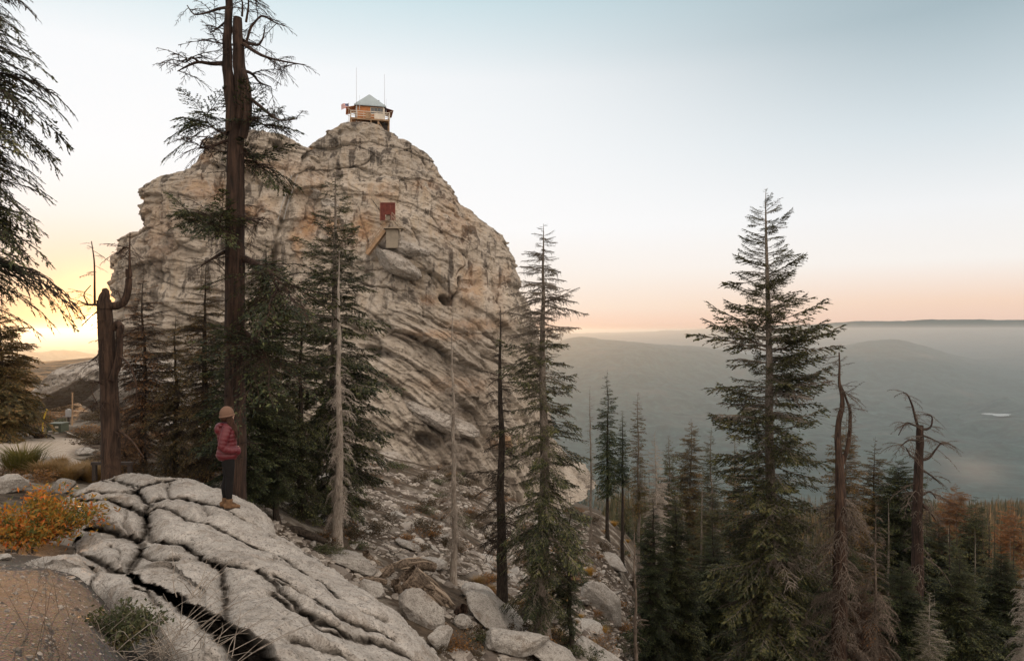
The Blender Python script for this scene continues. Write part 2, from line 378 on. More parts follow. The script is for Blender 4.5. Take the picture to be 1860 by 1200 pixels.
def road_mask(X, Y):
    px = 930+F*X/np.maximum(Y, .1)
    right = 165-sstep(Y, 22, 27)*10+14*np.sin(Y*.9)
    return np.where(Y > 0, sstep(Y, 19.3, 21)*(1-sstep(Y, 30.5, 33))*(1-sstep(px, right-30, right+5)), 0)

def build_terrain():
    az = np.concatenate([np.linspace(-math.pi, -.75, 90)[:-1], np.linspace(-.75, .75, 760), np.linspace(.75, math.pi, 90)[1:]])
    r = np.concatenate([[.05, .6, 1.2], np.exp(np.linspace(math.log(1.8), math.log(260), 430)), np.exp(np.linspace(math.log(265), math.log(4000), 120)), np.exp(np.linspace(math.log(4060), math.log(15000), 330)), np.exp(np.linspace(math.log(15500), math.log(60000), 12))])
    A, R = np.meshgrid(az, r); X = R*np.sin(A); Y = R*np.cos(A)
    Z = ground_z(X.ravel(), Y.ravel()).reshape(X.shape)
    g = G(); g.grid(np.stack([X, Y, Z], -1)[:, ::-1])
    x, y = X[:, ::-1].ravel(), Y[:, ::-1].ravel()
    px = 930+F*x/np.maximum(y, .1); rr = np.hypot(x, y)
    gravel = 1-sstep(rr, 9, 13)
    road = road_mask(x, y)
    m, t, b, o = mat('ground'); p = geo_pos(t)
    n1 = t.noise(p, .35, 6, .65, .5); n2 = t.noise(p, 2.6, 6, .65); n3 = t.noise(p, 28, 4, .7)
    soil = t.mix(t.mr(n2, .35, .65), (.035, .025, .017), (.115, .085, .058))
    pale = t.mix(t.mr(n2, .4, .6), (.17, .145, .115), (.31, .28, .235))
    ground = t.mix(t.mr(n1, .52, .62), soil, pale)
    ground = t.mix(t.mr(t.noise(p, .8, 5, .7, .4), .56, .64, 0, .7), ground, (.035, .03, .02))
    gv = t.node('ShaderNodeTexVoronoi'); t.put(gv.inputs['Vector'], p); gv.inputs['Scale'].default_value = 65
    gcol = t.mix(.5, (.13, .118, .105), gv.outputs['Color'], 'SOFT_LIGHT'); gcol = t.mix(t.mr(n3, .3, .7, 0, .6), gcol, (.22, .20, .185))
    gcol = t.mix(t.mr(t.noise(p, 1.6, 6, .7), .5, .68, 0, .75), gcol, (.06, .052, .045))
    gcol = t.mix(t.mr(gv.outputs['Distance'], .0, .5, 1, .5), (0, 0, 0), gcol)
    rcol = t.mix(t.mr(n2, .3, .7), (.40, .335, .27), (.52, .455, .38)); rcol = t.mix(t.mr(n3, .5, .75, 0, .5), rcol, (.25, .2, .16))
    ground = t.mix(attr(t, 'gravel'), ground, gcol); ground = t.mix(attr(t, 'road'), ground, rcol)
    # wooded valley: dark forest, teal of the haze painted in, pale granite clearings
    f1 = t.noise(p, .004, 7, .62, .3); f2 = t.noise(p, .0011, 5, .6); f3 = t.noise(p, .035, 4, .7)
    fc = t.mix(t.mr(f3, .35, .65), (.016, .042, .042), (.055, .105, .10))
    fc = t.mix(t.mr(t.noise(p, .0035, 8, .75), .56, .66, 0, .7), fc, (.21, .185, .16)); fc = t.mix(t.mr(t.noise(p, .014, 5, .7), .42, .58, 0, .75), fc, (.008, .022, .024)); fc = t.mix(t.mr(f2, .56, .70, 0, .35), fc, (.13, .12, .10))
    floor = t.mix(t.mr(n1, .4, .6), (.03, .024, .015), (.09, .065, .04))
    col = t.mix(attr(t, 'wood'), ground, floor); col = t.mix(attr(t, 'far'), col, fc)
    col = t.mix(attr(t, 'clear'), col, (.33, .25, .20))
    t.put(b.inputs['Base Color'], col); b.inputs['Roughness'].default_value = .95
    h = t.math('ADD', t.math('MULTIPLY', gv.outputs['Distance'], -.35), t.math('ADD', n2, t.math('MULTIPLY', n3, .5)))
    bump(t, b, h, .8, .05)
    wood = np.maximum(sstep(rr, 75, 130), sstep(px, 1170, 1260)*sstep(rr, 12, 20))
    wood = wood*(1-road)
    cl = np.exp(-(((px-1770)/55)**2+((600-F*Z[:, ::-1].ravel()/np.maximum(y, .1))*0+(rr-3700)/420)**2))*sstep(rr, 2500, 3000)*.35
    o = g.build('ground', m, attrs={'gravel': gravel, 'road': road, 'wood': wood, 'far': sstep(rr, 700, 1200), 'clear': cl})
    tag(o, kind='structure'); return o
GROUND = build_terrain()
def lake():
    X, Y = P3(1812, 784, 1)[0]*4500, 4500.
    _a = np.linspace(0, 6.28, 16); z = float(max(ground_z(X+r_*70*np.cos(_a), Y+r_*75*np.sin(_a)).max() for r_ in (.2, .6, 1.)))+3
    a = np.linspace(0, 2*np.pi, 49)[:-1]; rr = 1+.25*np.sin(a*3+1)+.15*np.sin(a*5)
    g = G(); ring = np.stack([X+70*rr*np.cos(a), Y+75*rr*np.sin(a), z+0*a], 1); c = np.array([[X, Y, z]])
    g.grid(np.stack([ring*.001+c*.999, ring], 0)[::-1], wrap=True)
    m, t, b, o = mat('lake_water'); t.put(b.inputs['Base Color'], (.26, .30, .30)); b.inputs['Roughness'].default_value = .3
    b.inputs['Specular IOR Level'].default_value = .8
    tag(g.build('water', m), kind='structure')
lake()

# ------------------------------------------------------------------ the granite dome
def seg_dist(P, poly):
    """distance of points P (N,k) to a polyline (M,k)"""
    d = np.full(len(P), 1e9)
    for a, b in zip(poly[:-1], poly[1:]):
        ab = b-a; t = np.clip(((P-a)@ab)/(ab@ab+1e-9), 0, 1); d = np.minimum(d, np.linalg.norm(P-(a+t[:, None]*ab), axis=1))
    return d
def pl(s): return np.array([[float(v) for v in p.split(',')] for p in s.split()])

def voro(u, v, seed):
    """2-D cells: returns cell hash, second hash, edge distance (F2-F1), offset from the cell centre"""
    iu, iv = np.floor(u), np.floor(v); f1 = np.full(len(u), 9.); f2 = np.full(len(u), 9.); h1 = np.zeros(len(u)); h2 = np.zeros(len(u)); du = np.zeros(len(u)); dv = np.zeros(len(u))
    for a in (-1, 0, 1):
        for b in (-1, 0, 1):
            ci, cj = iu+a, iv+b; k = np.sin(ci*127.1+cj*311.7+seed)*43758.5453; k = k-np.floor(k); k2 = np.sin(ci*269.5+cj*183.3+seed*1.7)*43758.5453; k2 = k2-np.floor(k2)
            x = u-(ci+.1+.8*k); y = v-(cj+.1+.8*k2); d = np.hypot(x, y); c = d < f1
            f2 = np.where(c, f1, np.minimum(f2, d)); f1 = np.where(c, d, f1); h1 = np.where(c, (k*7.31) % 1, h1); h2 = np.where(c, (k2*5.77) % 1, h2); du = np.where(c, x, du); dv = np.where(c, y, dv)
    return h1, h2, f2-f1, du, dv
DOME_CR = [  # cracks, in picture pixels, line half width px, depth m
 ('618,245 640,246 665,252 690,265 700,265 716,252', 3, 1.5), ('693,266 680,282 655,302 640,305', 2.2, 1.1),
 ('545,312 600,312 640,305 665,309 690,320 720,322 750,338', 2.2, 1.0), ('716,262 745,275 768,300 790,320 830,350 870,388', 2, .7),
 ('720,262 770,275 800,300 818,330', 1.6, .5), ('720,330 760,345 800,370 850,400 880,430', 1.8, .5),
 ('790,290 770,330 740,400 760,450', 1.2, .3), ('835,505 832,540 828,562', 3, 1.5), ('770,535 768,580', 1.6, .6), ('830,500 845,480 840,460', 1.5, .5),
 ('560,505 620,495 680,520 740,530 790,548 830,562 875,600 920,640', 2.5, 1.0), ('680,440 720,470 760,520 800,545', 2.4, 1.0),
 ('690,590 760,640 850,680 930,705', 2.4, 1.0), ('720,560 800,590 860,615 905,640', 2, .8), ('745,735 800,770 840,790 870,810', 3, 1.6), ('730,720 745,760 740,800', 2.4, 1),
 ('500,250 520,262 545,270', 1.6, .5), ('400,270 450,300 500,305 540,320', 1.8, .6), ('300,350 360,365 430,350 500,370', 1.6, .5), ('285,425 330,440 400,430 470,455', 1.6, .5),
 ('552,280 535,325 515,390 500,440 495,500', 5, 2.6), ('556,300 560,350 548,400', 2, .8), ('600,390 605,440 590,480', 1.5, .5), ('650,380 668,430 672,470', 1.8, .7), ('840,385 855,450 850,500', 1.2, .35), ('895,520 900,600 930,660', 1.6, .5),
 ('240,560 300,590 380,600 450,640', 2, .8), ('250,640 330,660 420,690', 2, .8), ('880,460 900,540', 1.2, .3), ('700,480 745,470 775,480 795,520', 2, .8), ('690,470 730,500 770,540', 2, .8)]
DOME_OR = [(562, 410, 26, 32, 1), (605, 415, 14, 18, .9), (662, 415, 22, 28, 1), (690, 355, 30, 18, .6), (375, 285, 22, 16, .5), (385, 345, 45, 25, .55), (545, 445, 12, 30, .8), (700, 400, 12, 18, .7),
           (465, 300, 26, 22, .5), (765, 340, 24, 12, .5), (855, 520, 24, 40, .6), (800, 610, 70, 10, .6), (460, 390, 45, 20, .6), (300, 420, 40, 60, .35), (860, 590, 60, 12, .5), (780, 545, 20, 10, .6),
           (560, 340, 40, 30, .4), (905, 800, 25, 14, .8), (820, 700, 70, 16, .35), (825, 400, 40, 50, .4), (500, 310, 50, 20, .45)]
def dome_body(g, att, yc, left, right, bfun, nth, nz, ztop_py, zbot_py, seed, cap=True, lay=1.0):
    zt = (600-ztop_py)/F*yc; zb = (600-zbot_py)/F*yc
    z = zb+(zt-zb)*np.linspace(0, 1, nz)
    L = np.array(left, float); R = np.array(right, float)
    pz = 600-z/yc*F
    xl = (np.interp(pz, L[:, 1], L[:, 0])-930)/F*yc; xr = (np.interp(pz, R[:, 1], R[:, 0])-930)/F*yc
    th = np.concatenate([np.linspace(math.pi, 2*math.pi, nth)[:-1], np.linspace(0, math.pi, nth//4)[:-1]])   # front half first (sin<0)
    xc = (xl+xr)/2; a = (xr-xl)/2; b = bfun(z, zt)
    top = sstep(z, zt-1.0, zt+.01) if cap else 0*z
    a = np.maximum(a*(1-top*.75), .05); b = np.maximum(b*(1-top*.8), .05)
    cs, sn = np.cos(th), np.sin(th)
    ex = .85
    cx = np.sign(cs)*np.abs(cs)**ex; sx = np.sign(sn)*np.abs(sn)**ex
    X = xc[:, None]+a[:, None]*cx; Y = yc+b[:, None]*sx; Z = np.repeat(z[:, None], len(th), 1)
    P = np.stack([X, Y, Z], -1).reshape(-1, 3)
    nx = (cs[None]/np.maximum(a[:, None], 2)).ravel(); ny = (sn[None]/np.maximum(b[:, None], 2)).ravel(); nl = np.hypot(nx, ny)+1e-9; nx /= nl; ny /= nl
    front = np.repeat((sn < .15)[None], len(z), 0).ravel().astype(float)
    # big masses
    w3 = np.stack([P[:, 0], P[:, 1]*.7, P[:, 2]*1.2], 1)
    D = 2.0*fbm(w3, 15, 3, seed)+.9*fbm(w3, 5.5, 3, seed+5, ridged=True)
    edge = np.abs(cs)[None].repeat(len(z), 0).ravel(); D *= (1-.6*sstep(edge, .88, 1.))
    D[ (P[:, 2] > zt-2)] *= .4
    px, py = proj(P)
    # exfoliation sheets: shells concentric about a point low on the left
    warp = 1.5*fbm(P, 14, 2, seed+11)+.2*fbm(P, 3, 3, seed+15)
    s = np.hypot(P[:, 0]+38, P[:, 2]+39)+warp
    low = sstep(py, 520, 640)*.9
    zone = fbm(P, 14, 2, seed+21)
    beltR = sstep(px, 680, 730)*(1-sstep(px, 800, 860))*sstep(py, 330, 400)*.7
    lm = np.clip(low+beltR+.10+.5*zone, .05, 1.1)*lay
    smo = sstep(px, 560, 600)*(1-sstep(py-.9*(px-700), 470, 560))*front
    lm = lm*(1-.55*smo)
    def saw(T, off, k):
        q = s/T+off+.22*fbm(P, T*4, 2, seed+30+k); f = q-np.floor(q)
        hsh = np.sin(np.floor(q)*12.9898+k)*43758.5; hsh = hsh-np.floor(hsh)
        brk = sstep(fbm(P*np.array([1, 1, 1])+np.floor(q)[:, None]*7.7, T*3.2, 2, seed+40+k), -.25, .1)
        prof = (1-f)**1.3*sstep(f, 0, .10)
        return prof*(.35+.9*hsh)*(.3+.7*brk), f
    s1, f1 = saw(3.6, .2, 0); s2, f2 = saw(1.25, .6, 1)
    D += lm*(.75*s1+.28*s2)
    ua = np.arctan2(P[:, 0]+38, P[:, 2]+39)*42+.5*fbm(P, 4, 2, seed+18)
    upz = 1-low
    for (tu, ts, amp, til, gr, sd) in ((11., 3.6, 1.25, .9, .35, 1), (4.6, 1.35, .62, .8, .22, 2), (1.7, .55, .26, .8, .12, 3), (.8, .3, .10, .6, .05, 4)):
        h1, h2, ed, du, dv = voro(ua/tu, s/ts, sd*3.7+seed)
        k = lm if sd > 1 else np.clip(lm+.25, 0, 1)
        D += k*amp*(h1-.5-til*dv*(.4+h2)+.35*(h2-.5)*du-gr*np.exp(-(ed/.07)**2))
    # the smoother upper wall breaks along steep joints
    for (tu, ts, amp, sd) in ((5.5, 9., .8, 5), (2.1, 3.4, .34, 6), (.9, 1.3, .12, 7)):
        h1, h2, ed, du, dv = voro((P[:, 0]+.25*P[:, 2])/tu+.15*fbm(P, 3, 2, seed+19), P[:, 2]/ts, sd*5.1+seed)
        D += (1.05-np.clip(lm, 0, 1))*(1-.5*smo)*amp*(h1-.5-.8*dv*(.3+h2)+.7*(h2-.5)*du-.22*np.exp(-(ed/.06)**2))
    # vertical joints and weathering
    D += (1-lm)*.5*fbm(P*np.array([1, 1, .12]), 2.6, 3, seed+51)+.34*fbm(P*np.array([1, 1, 1.5]), 1.9, 4, seed+61, ridged=True, gain=.6)+.12*fbm(P, .5, 2, seed+66)
    dirt = np.zeros(len(P)); Q = np.stack([px, py], 1)+3.2*np.stack([fbm(P, 2.5, 2, seed+71), fbm(P, 2.5, 2, seed+73)], 1)*2
    crd = np.clip(.6+1.3*fbm(P, 5, 2, seed+91), .1, 1.2); crw = np.clip(.9+1.6*fbm(P, 3, 2, seed+95), .35, 2)
    for txt, hw, dep in DOME_CR:
        poly = pl(txt); d = seg_dist(Q, poly); k = np.exp(-(d/(hw*crw))**2)*front; D -= .8*dep*k*crd; dirt = np.maximum(dirt, .6*np.exp(-(d/(hw*.6*crw))**2)*front*crd)
    # the small cave and hollows
    for cx_, cy_, rx, ry, dep in ((815, 543, 12, 8, 3.0), (772, 800, 24, 12, 2.0), (505, 268, 10, 7, 1.5), (690, 640, 30, 8, 1.2)):
        k = np.exp(-(((px-cx_)/rx)**2+((py-cy_-.35*(px-cx_))/ry)**2)**2)*front; D -= dep*k; dirt = np.maximum(dirt, k*.8)
    P[:, 0] += nx*D; P[:, 1] += ny*D; P[:, 2] += .12*D*front
    orange = np.zeros(len(P))
    for cx_, cy_, rx, ry, k in DOME_OR: orange = np.maximum(orange, k*np.exp(-(((px-cx_)/rx)**2+((py-cy_)/ry)**2)**1.5)*front)
    orange = np.maximum(orange, .35*sstep(fbm(P, 9, 3, seed+81), .1, .4)*(1-low))
    streak = np.clip(1-low*1.2, 0, 1)*np.clip(.55+.45*sstep(zone, -.3, .3)+.3*smo, 0, 1)
    pale = (np.exp(-(((px-700)/38)**2+((py-850)/32)**2)**2)+np.exp(-(((px-735)/60)**2+((py-455)/22)**2)**2)*.35)*front
    V = P.reshape(len(z), len(th), 3); g.grid(V, wrap=True)
    c = V[-1].mean(0); c[2] = V[-1, :, 2].mean()+.3
    capv = np.concatenate([V[-1][None], (V[-1]*.45+c*.55)[None], (V[-1]*.02+c*.98)[None]]); g.grid(capv, wrap=True)
    n = 3*len(th)
    cat = lambda x, v=0: np.concatenate([x, np.full(n, v)])
    for k, v in (('dirt', dirt), ('orange', orange), ('streak', streak), ('bed', s), ('lay', np.clip(lm, 0, 1)), ('pale', pale)):
        att.setdefault(k, []).append(cat(v, float(v[-1])))
def build_dome():
    g = G(); att = {}
    L = [(640, 226), (628, 232), (612, 243), (590, 262), (566, 282), (540, 300), (500, 330), (440, 400), (400, 470), (350, 540), (300, 600), (260, 640), (240, 700), (220, 760)]
    R = [(668, 226), (690, 233), (712, 247), (719, 256), (722, 262), (745, 270), (768, 288), (800, 325), (818, 348), (840, 378), (866, 388), (885, 412), (905, 435), (920, 460), (935, 487), (945, 518), (938, 526), (950, 550), (960, 585), (968, 620), (975, 665), (986, 715), (994, 760), (1008, 800), (1036, 840), (1088, 872), (1140, 905)]
    dome_body(g, att, 102., L, R, lambda z, zt: 2.6+30*np.clip((zt-z)/52, 0, 2)**.92, 760, 660, 226, 860, 100)
    L2 = [(470, 241), (440, 247), (415, 258), (385, 272), (368, 295), (345, 318), (305, 340), (290, 352), (276, 380), (272, 398), (284, 420), (288, 428), (262, 432), (240, 446), (228, 475), (230, 500), (238, 522), (255, 540), (268, 552), (262, 566), (248, 575), (236, 600), (230, 640), (222, 700), (205, 760)]
    R2 = [(490, 241), (505, 249), (515, 250), (532, 258), (553, 278), (575, 300), (600, 340), (600, 400), (600, 700)]
    dome_body(g, att, 95., L2, R2, lambda z, zt: 2.4+15*np.clip((zt-z)/36, 0, 2)**.8, 520, 520, 241, 830, 200, lay=.6)
    m = g.mesh('granite_dome', M['dome'], attrs={k: np.concatenate(v) for k, v in att.items()})
    o = new_obj('granite_dome', m)
    tag(o, 'huge weathered granite dome with layered slabs and a lookout hut on its summit', 'rock dome')
    return np.concatenate(g.v), np.concatenate(g.q)
_dv, _dq = build_dome()
DOME = BVHTree.FromPolygons([tuple(v) for v in _dv.tolist()], _dq.tolist())
def hit(px, py, tree=None):
    d = Vector(ray(px, py)).normalized(); h = (tree or DOME).ray_cast(Vector((0, 0, 0)), d)
    return None if h[0] is None else np.array(h[0])
def hit_down(x, y, tree, z0=60):
    h = tree.ray_cast(Vector((x, y, z0)), Vector((0, 0, -1))); return None if h[0] is None else h[0].z

# ------------------------------------------------------------------ the outcrop the hiker stands on
OC = """415,925,11.7 200,866,15.5 330,872,15 270,862,15.3 140,930,12 120,905,13.2 165,900,12.8 150,985,10.2 490,935,12.6 490,958,11.7 300,1000,8.9 235,1000,9.0 600,1020,10.5 545,985,11.3 700,1080,9.5 800,1185,8.3 400,1200,4.9
600,1200,5.9 500,1100,6.6 500,1020,8.6 60,1012,8.6 200,1040,7.6 250,1080,6.4 330,1130,5.5 450,1195,5.0 140,1000,9.0 400,1000,8.7 400,1060,7.3 340,1060,7.2 260,1020,8.2 700,1180,7.2 300,1200,4.6 0,1030,8.6 800,1290,6.5 600,1290,5.1 420,1290,4.3 420,870,15.5 520,920,13.5 650,1030,10.6 100,860,16"""
_o = np.array([[float(v) for v in s.split(',')] for s in OC.split()])
_of = tps_fit(_o[:, 0]/300, _o[:, 1]/150, np.log(_o[:, 2]), 3e-3)
def oc_base(px, py):
    px = np.atleast_1d(np.asarray(px, float)); py = np.atleast_1d(np.asarray(py, float))
    Y = np.exp(tps_eval(_of, px/300, py/150)); return np.stack([(px-930)/F*Y, Y, (600-py)/F*Y], 1)
def z3(s, ox=0, oy=800): 
    p = pl(s); return np.stack([ox+p[:, 0]/3, oy+p[:, 1]/3], 1)
OC_CR = [  # polyline, half width m, depth m
 (z3('610,200 690,218 760,246 870,205'), .05, .22), (z3('500,222 560,212 680,226 755,262'), .05, .2), (z3('340,290 440,290 500,268 560,272 640,280 720,276 750,262'), .05, .25),
 (z3('430,310 530,318 610,320 700,350 785,392 815,345 745,268'), .07, .35), (z3('480,470 580,474 700,500 760,528 795,485 797,390'), .08, .42),
 (z3('415,505 430,590 500,612 620,668 700,682 760,610 776,565 745,528'), .07, .4), (z3('797,392 800,440 810,490 822,532 900,548 1010,560 1060,588 1100,622 1210,662'), .06, .35),
 (z3('750,262 800,236 870,215 990,193'), .045, .2), (z3('750,268 800,332 830,322 900,300 1010,308 1100,322 1200,348'), .05, .3), (z3('930,215 912,260 925,302'), .03, .15),
 (z3('800,392 850,352 950,372 1010,402 1200,466 1300,512 1450,572 1600,650 1750,750 1860,835'), .045, .26), (z3('1100,322 1135,390'), .02, .12),
 (z3('1200,350 1300,402 1400,450 1465,482'), .04, .25), (z3('710,645 740,612 800,562'), .05, .25), (z3('760,602 800,606 860,636 950,632'), .035, .2),
 (z3('1210,660 1218,740 1225,830 1232,940 1250,1010'), .045, .5), (z3('1240,650 1400,682 1500,762 1560,830 1650,905 1750,1012 1860,1052'), .06, .3),
 (z3('1500,740 1650,832 1800,920 1860,962'), .03, .14), (z3('0,830 100,890 250,980 400,1052 540,1062', 500), .07, .32), (z3('0,720 200,832 330,940 520,1012 650,1060', 500), .035, .18),
 (z3('550,1062 700,1132 800,1190', 500), .04, .2), (z3('0,620 150,700 300,790 420,880 600,960', 500), .02, .08), (z3('100,1080 300,1130 420,1200', 500), .03, .12),
 (z3('730,770 800,790 850,840 880,870'), .035, .15), (z3('500,650 540,700 480,730'), .04, .12), (z3('1460,482 1500,520 1600,566 1750,640'), .02, .1), (z3('240,580 380,680 520,740 640,870 760,900', 500), .018, .06),
 (z3('600,560 660,600 640,640'), .02, .07), (z3('640,330 700,380 660,440 700,480'), .02, .06)]
OC_GAP = [(z3('700,690 800,745 900,800 1000,860 1100,915 1180,970 1260,1020 1340,1080 1400,1150 1460,1230 1520,1300'), np.array([.03, .06, .09, .11, .11, .12, .13, .15, .17, .18, .18]), 1.3)]
OC_OUT = pl('45,1014 85,1004 118,1003 140,996 138,968 148,942 160,925 150,912 112,903 130,892 170,872 205,860 240,854 290,862 330,861 360,868 400,884 430,894 470,915 491,934 492,958 545,986 590,1016 633,1047 687,1078 733,1102 763,1138 793,1168 803,1200 815,1300 440,1300 440,1230 400,1180 355,1165 330,1150 280,1110 250,1086 225,1062 200,1046 150,1036 110,1030 60,1028 45,1014')
def in_poly(px, py, poly):
    c = np.zeros(len(px), bool); j = len(poly)-1
    for i in range(len(poly)):
        xi, yi = poly[i]; xj, yj = poly[j]
        k = ((yi > py) != (yj > py)) & (px < (xj-xi)*(py-yi)/(yj-yi+1e-12)+xi); c ^= k; j = i
    return c
def build_outcrop():
    pxs = np.arange(10, 842, 1.25); pys = np.concatenate([np.arange(838, 1000, .9), np.arange(1000, 1302, 1.25)])
    PX, PY = np.meshgrid(pxs, pys); px = PX.ravel(); py = PY.ravel()
    B = oc_base(px, py); V = B.reshape(len(pys), len(pxs), 3)
    du = np.gradient(V, axis=1); dv = np.gradient(V, axis=0); N = np.cross(dv, du).reshape(-1, 3); N /= np.linalg.norm(N, axis=1)[:, None]+1e-9
    N[N[:, 2] < 0] *= -1; N = N*np.array([.6, .6, 1]); N /= np.linalg.norm(N, axis=1)[:, None]
    wob = np.stack([fbm(B, .35, 3, 301), fbm(B, .35, 3, 303), 0*px], 1)*.045
    Bw = B+wob
    ins = in_poly(px, py, OC_OUT); ob = oc_base(OC_OUT[:, 0], OC_OUT[:, 1])
    dout = seg_dist(Bw, ob); dmin = dout.copy(); D = np.zeros(len(px)); dirt = np.zeros(len(px))
    for poly, w, dep in OC_CR:
        w = w*.72
        q = oc_base(poly[:, 0], poly[:, 1]); d = seg_dist(Bw, q); dmin = np.minimum(dmin, d*(1+.5*(dep < .15))+(.08 if dep < .1 else 0))
        dep = dep*(.6 if poly[:, 0].mean() > 330 else 1.); D -= dep*.8*np.exp(-(d/(w*.8))**2)+dep*.3*np.exp(-(d/(w*2.6))**2); dirt = np.maximum(dirt, .55*np.exp(-(d/(w*.8))**2)*min(1, dep*4))
    for poly, ws, dep in OC_GAP:
        q = oc_base(poly[:, 0], poly[:, 1])
        for i in range(len(q)-1):
            d = seg_dist(Bw, q[i:i+2]); w = (ws[i]+ws[i+1])/2
            k = 1-sstep(d, w*.35, w*1.35); D = np.minimum(D, -dep*k) if k.max() > 0 else D; dirt = np.maximum(dirt, k*.9); dmin = np.minimum(dmin, np.maximum(d-w*.8, 0))
    pil = .24*(1-np.exp(-dmin/.16))+.10*(1-np.exp(-dmin/.5))
    strip = sstep(py, 1000, 1040)*(1-sstep(px, 330, 420)) * (seg_dist(np.stack([px, py], 1), pl('60,1015 150,1015 250,1050 330,1110 420,1190')) < 60)
    pil = pil*np.where(strip > .5, .5, 1)
    rgt = sstep(px, 300, 420); D += pil*(.75-.30*rgt)-.15+.06*rgt
    # long flutes running down the slab, hollows, coarse weathering
    ax = oc_base([420, 800], [930, 1190]); ux = ax[1]-ax[0]; ux /= np.linalg.norm(ux); vx = np.cross(ux, [0, 0, 1.]); vx /= np.linalg.norm(vx)
    S = np.stack([B@ux*.16, B@vx, B[:, 2]*.3], 1)
    lowr = sstep(px, 380, 520)
    E = lowr*.05*fbm(S, .55, 3, 320)+.085*fbm(B, .8, 4, 330)+.040*fbm(B, .26, 3, 340, ridged=True)+.012*fbm(B, .07, 3, 350)
    rh = B/np.linalg.norm(B, axis=1)[:, None]
    Pn = B-rh*(D*1.5)[:, None]+N*(E+pil*(.35-.12*rgt)-.1)[:, None]
    k = np.where(ins, 0, sstep(dout, 0, .4)); Pn[:, 2] -= k*1.6; Pn[:, 2] -= np.where(ins, 0, dout*.9)
    Pn[:, 1] += np.where(ins, 0, dout*.25)
    g = G(); g.grid(Pn.reshape(len(pys), len(pxs), 3)[::-1])
    dirt = dirt.reshape(len(pys), len(pxs))[::-1].ravel()
    o = g.build('granite_outcrop', M['outcrop'], attrs={'dirt': np.clip(dirt, 0, 1)})
    tag(o, 'large pale granite outcrop of cracked rounded slabs the hiker stands on', 'rock outcrop')
    return np.concatenate(g.v), np.concatenate(g.q)
_ov, _oq = build_outcrop()
OUTC = BVHTree.FromPolygons([tuple(v) for v in _ov.tolist()], _oq.tolist())

# ------------------------------------------------------------------ trees
def tmpl(seed, nt=13, nn=9, ls=.045, fan=.40, wood=True, kind='live', upturn=.0, keep=1.0, start=.10, tip=0.):
    """a branch of unit length along +x: thin wood (slot 1) and needle sprays (slot 2)"""
    r = np.random.RandomState(seed); g = G()
    ts = np.linspace(0, 1, 7); ax = np.stack([ts, .035*np.cumsum(r.normal(size=7))*ts, .02*np.cumsum(r.normal(size=7))*ts+tip*ts**3], 1)
    if wood: g.tubes(ax, np.linspace(.0125, .004, 7)*(1.4 if kind == 'dead' else 1), 3, 1)
    A = lambda t: np.array([np.interp(t, ts, ax[:, k]) for k in range(3)])
    tw = []
    for i in range(nt):
        for sgn in (-1, 1):
            t = start+(.98-start)*(i+r.rand())/nt
            L = (fan*(1-t)**.75+.06)*r.uniform(.65, 1.15); an = math.radians(r.uniform(38, 66))
            p0 = A(t); d = np.array([math.cos(an), sgn*math.sin(an), r.uniform(-.42, .18)+upturn])
            pts = np.stack([p0, p0+d*L*.5, p0+d*L+np.array([.12*L, 0, -.12*L])]); tw.append((pts, L))
    if kind == 'dead':
        sub = []
        for pts, L in tw:
            for _ in range(3):
                u = r.rand(); p0 = pts[0]*(1-u)+pts[2]*u; d = (pts[2]-pts[0])/L+r.normal(size=3)*.75; d /= np.linalg.norm(d); l2 = L*r.uniform(.2, .5)
                sub.append(np.stack([p0, p0+d*l2*.55+r.normal(size=3)*.02*L, p0+d*l2+np.array([0, 0, -.3*l2])]))
        g.tubes(np.array([p for p, _ in tw]), np.tile([[.009, .007, .003]], (len(tw), 1)), 3, 1)
        g.tubes(np.array(sub), np.tile([[.0062, .005, .0026]], (len(sub), 1)), 3, 1)
        if nn == 0: return np.concatenate(g.v), np.concatenate(g.q), np.concatenate(g.m)
    elif wood: g.tubes(np.array([p for p, _ in tw]), np.tile([[.005, .003, .0012]], (len(tw), 1)), 3, 1)
    cs = []; ds = []
    tw2 = tw+[(ax[[3, 5, 6]], .5)]
    for pts, L in tw2:
        if r.rand() > keep: continue
        n = max(2, int(nn*(.45+L/fan*.75)))
        u = (np.arange(n)+r.rand(n))/n*.95+.08; c = np.where(u[:, None] < .5, pts[0]+(pts[1]-pts[0])*(u*2)[:, None], pts[1]+(pts[2]-pts[1])*(u*2-1)[:, None])
        d = (pts[2]-pts[0])/np.linalg.norm(pts[2]-pts[0]); side = np.cross(d, [0, 0, 1.]); side /= np.linalg.norm(side)+1e-9
        sg = np.where(np.arange(n) % 2, 1, -1)*r.uniform(.25, .9, n)
        cs.append(c); ds.append(d+side*sg[:, None]+np.array([0, 0, 1.])*r.uniform(-.35, .45, n)[:, None])
    if cs:
        c = np.concatenate(cs); d = np.concatenate(ds); d /= np.linalg.norm(d, axis=1)[:, None]
        nrm = np.array([0, 0, 1.])+r.normal(size=c.shape)*.55; s = np.cross(d, nrm); s /= np.linalg.norm(s, axis=1)[:, None]
        l = ls*r.uniform(.6, 1.35, len(c))[:, None]; w = l*r.uniform(.16, .30, len(c))[:, None]
        v = np.stack([c-d*l*.15, c+d*l*.35+s*w, c+d*l, c+d*l*.35-s*w], 1); g.add(v, np.arange(len(c)*4).reshape(-1, 4), 2)
    return np.concatenate(g.v), np.concatenate(g.q), np.concatenate(g.m)
TL = [tmpl(10+i, 15, 11, .055) for i in range(4)]
TM = [tmpl(20+i, 8, 6, .10, fan=.42, wood=(i % 2 == 0)) for i in range(4)]
TS = [tmpl(30+i, 11, 6, .038, fan=.30, kind='dead', keep=.6) for i in range(3)]
TD = [tmpl(40+i, 9, 0, kind='dead', fan=.34) for i in range(4)]
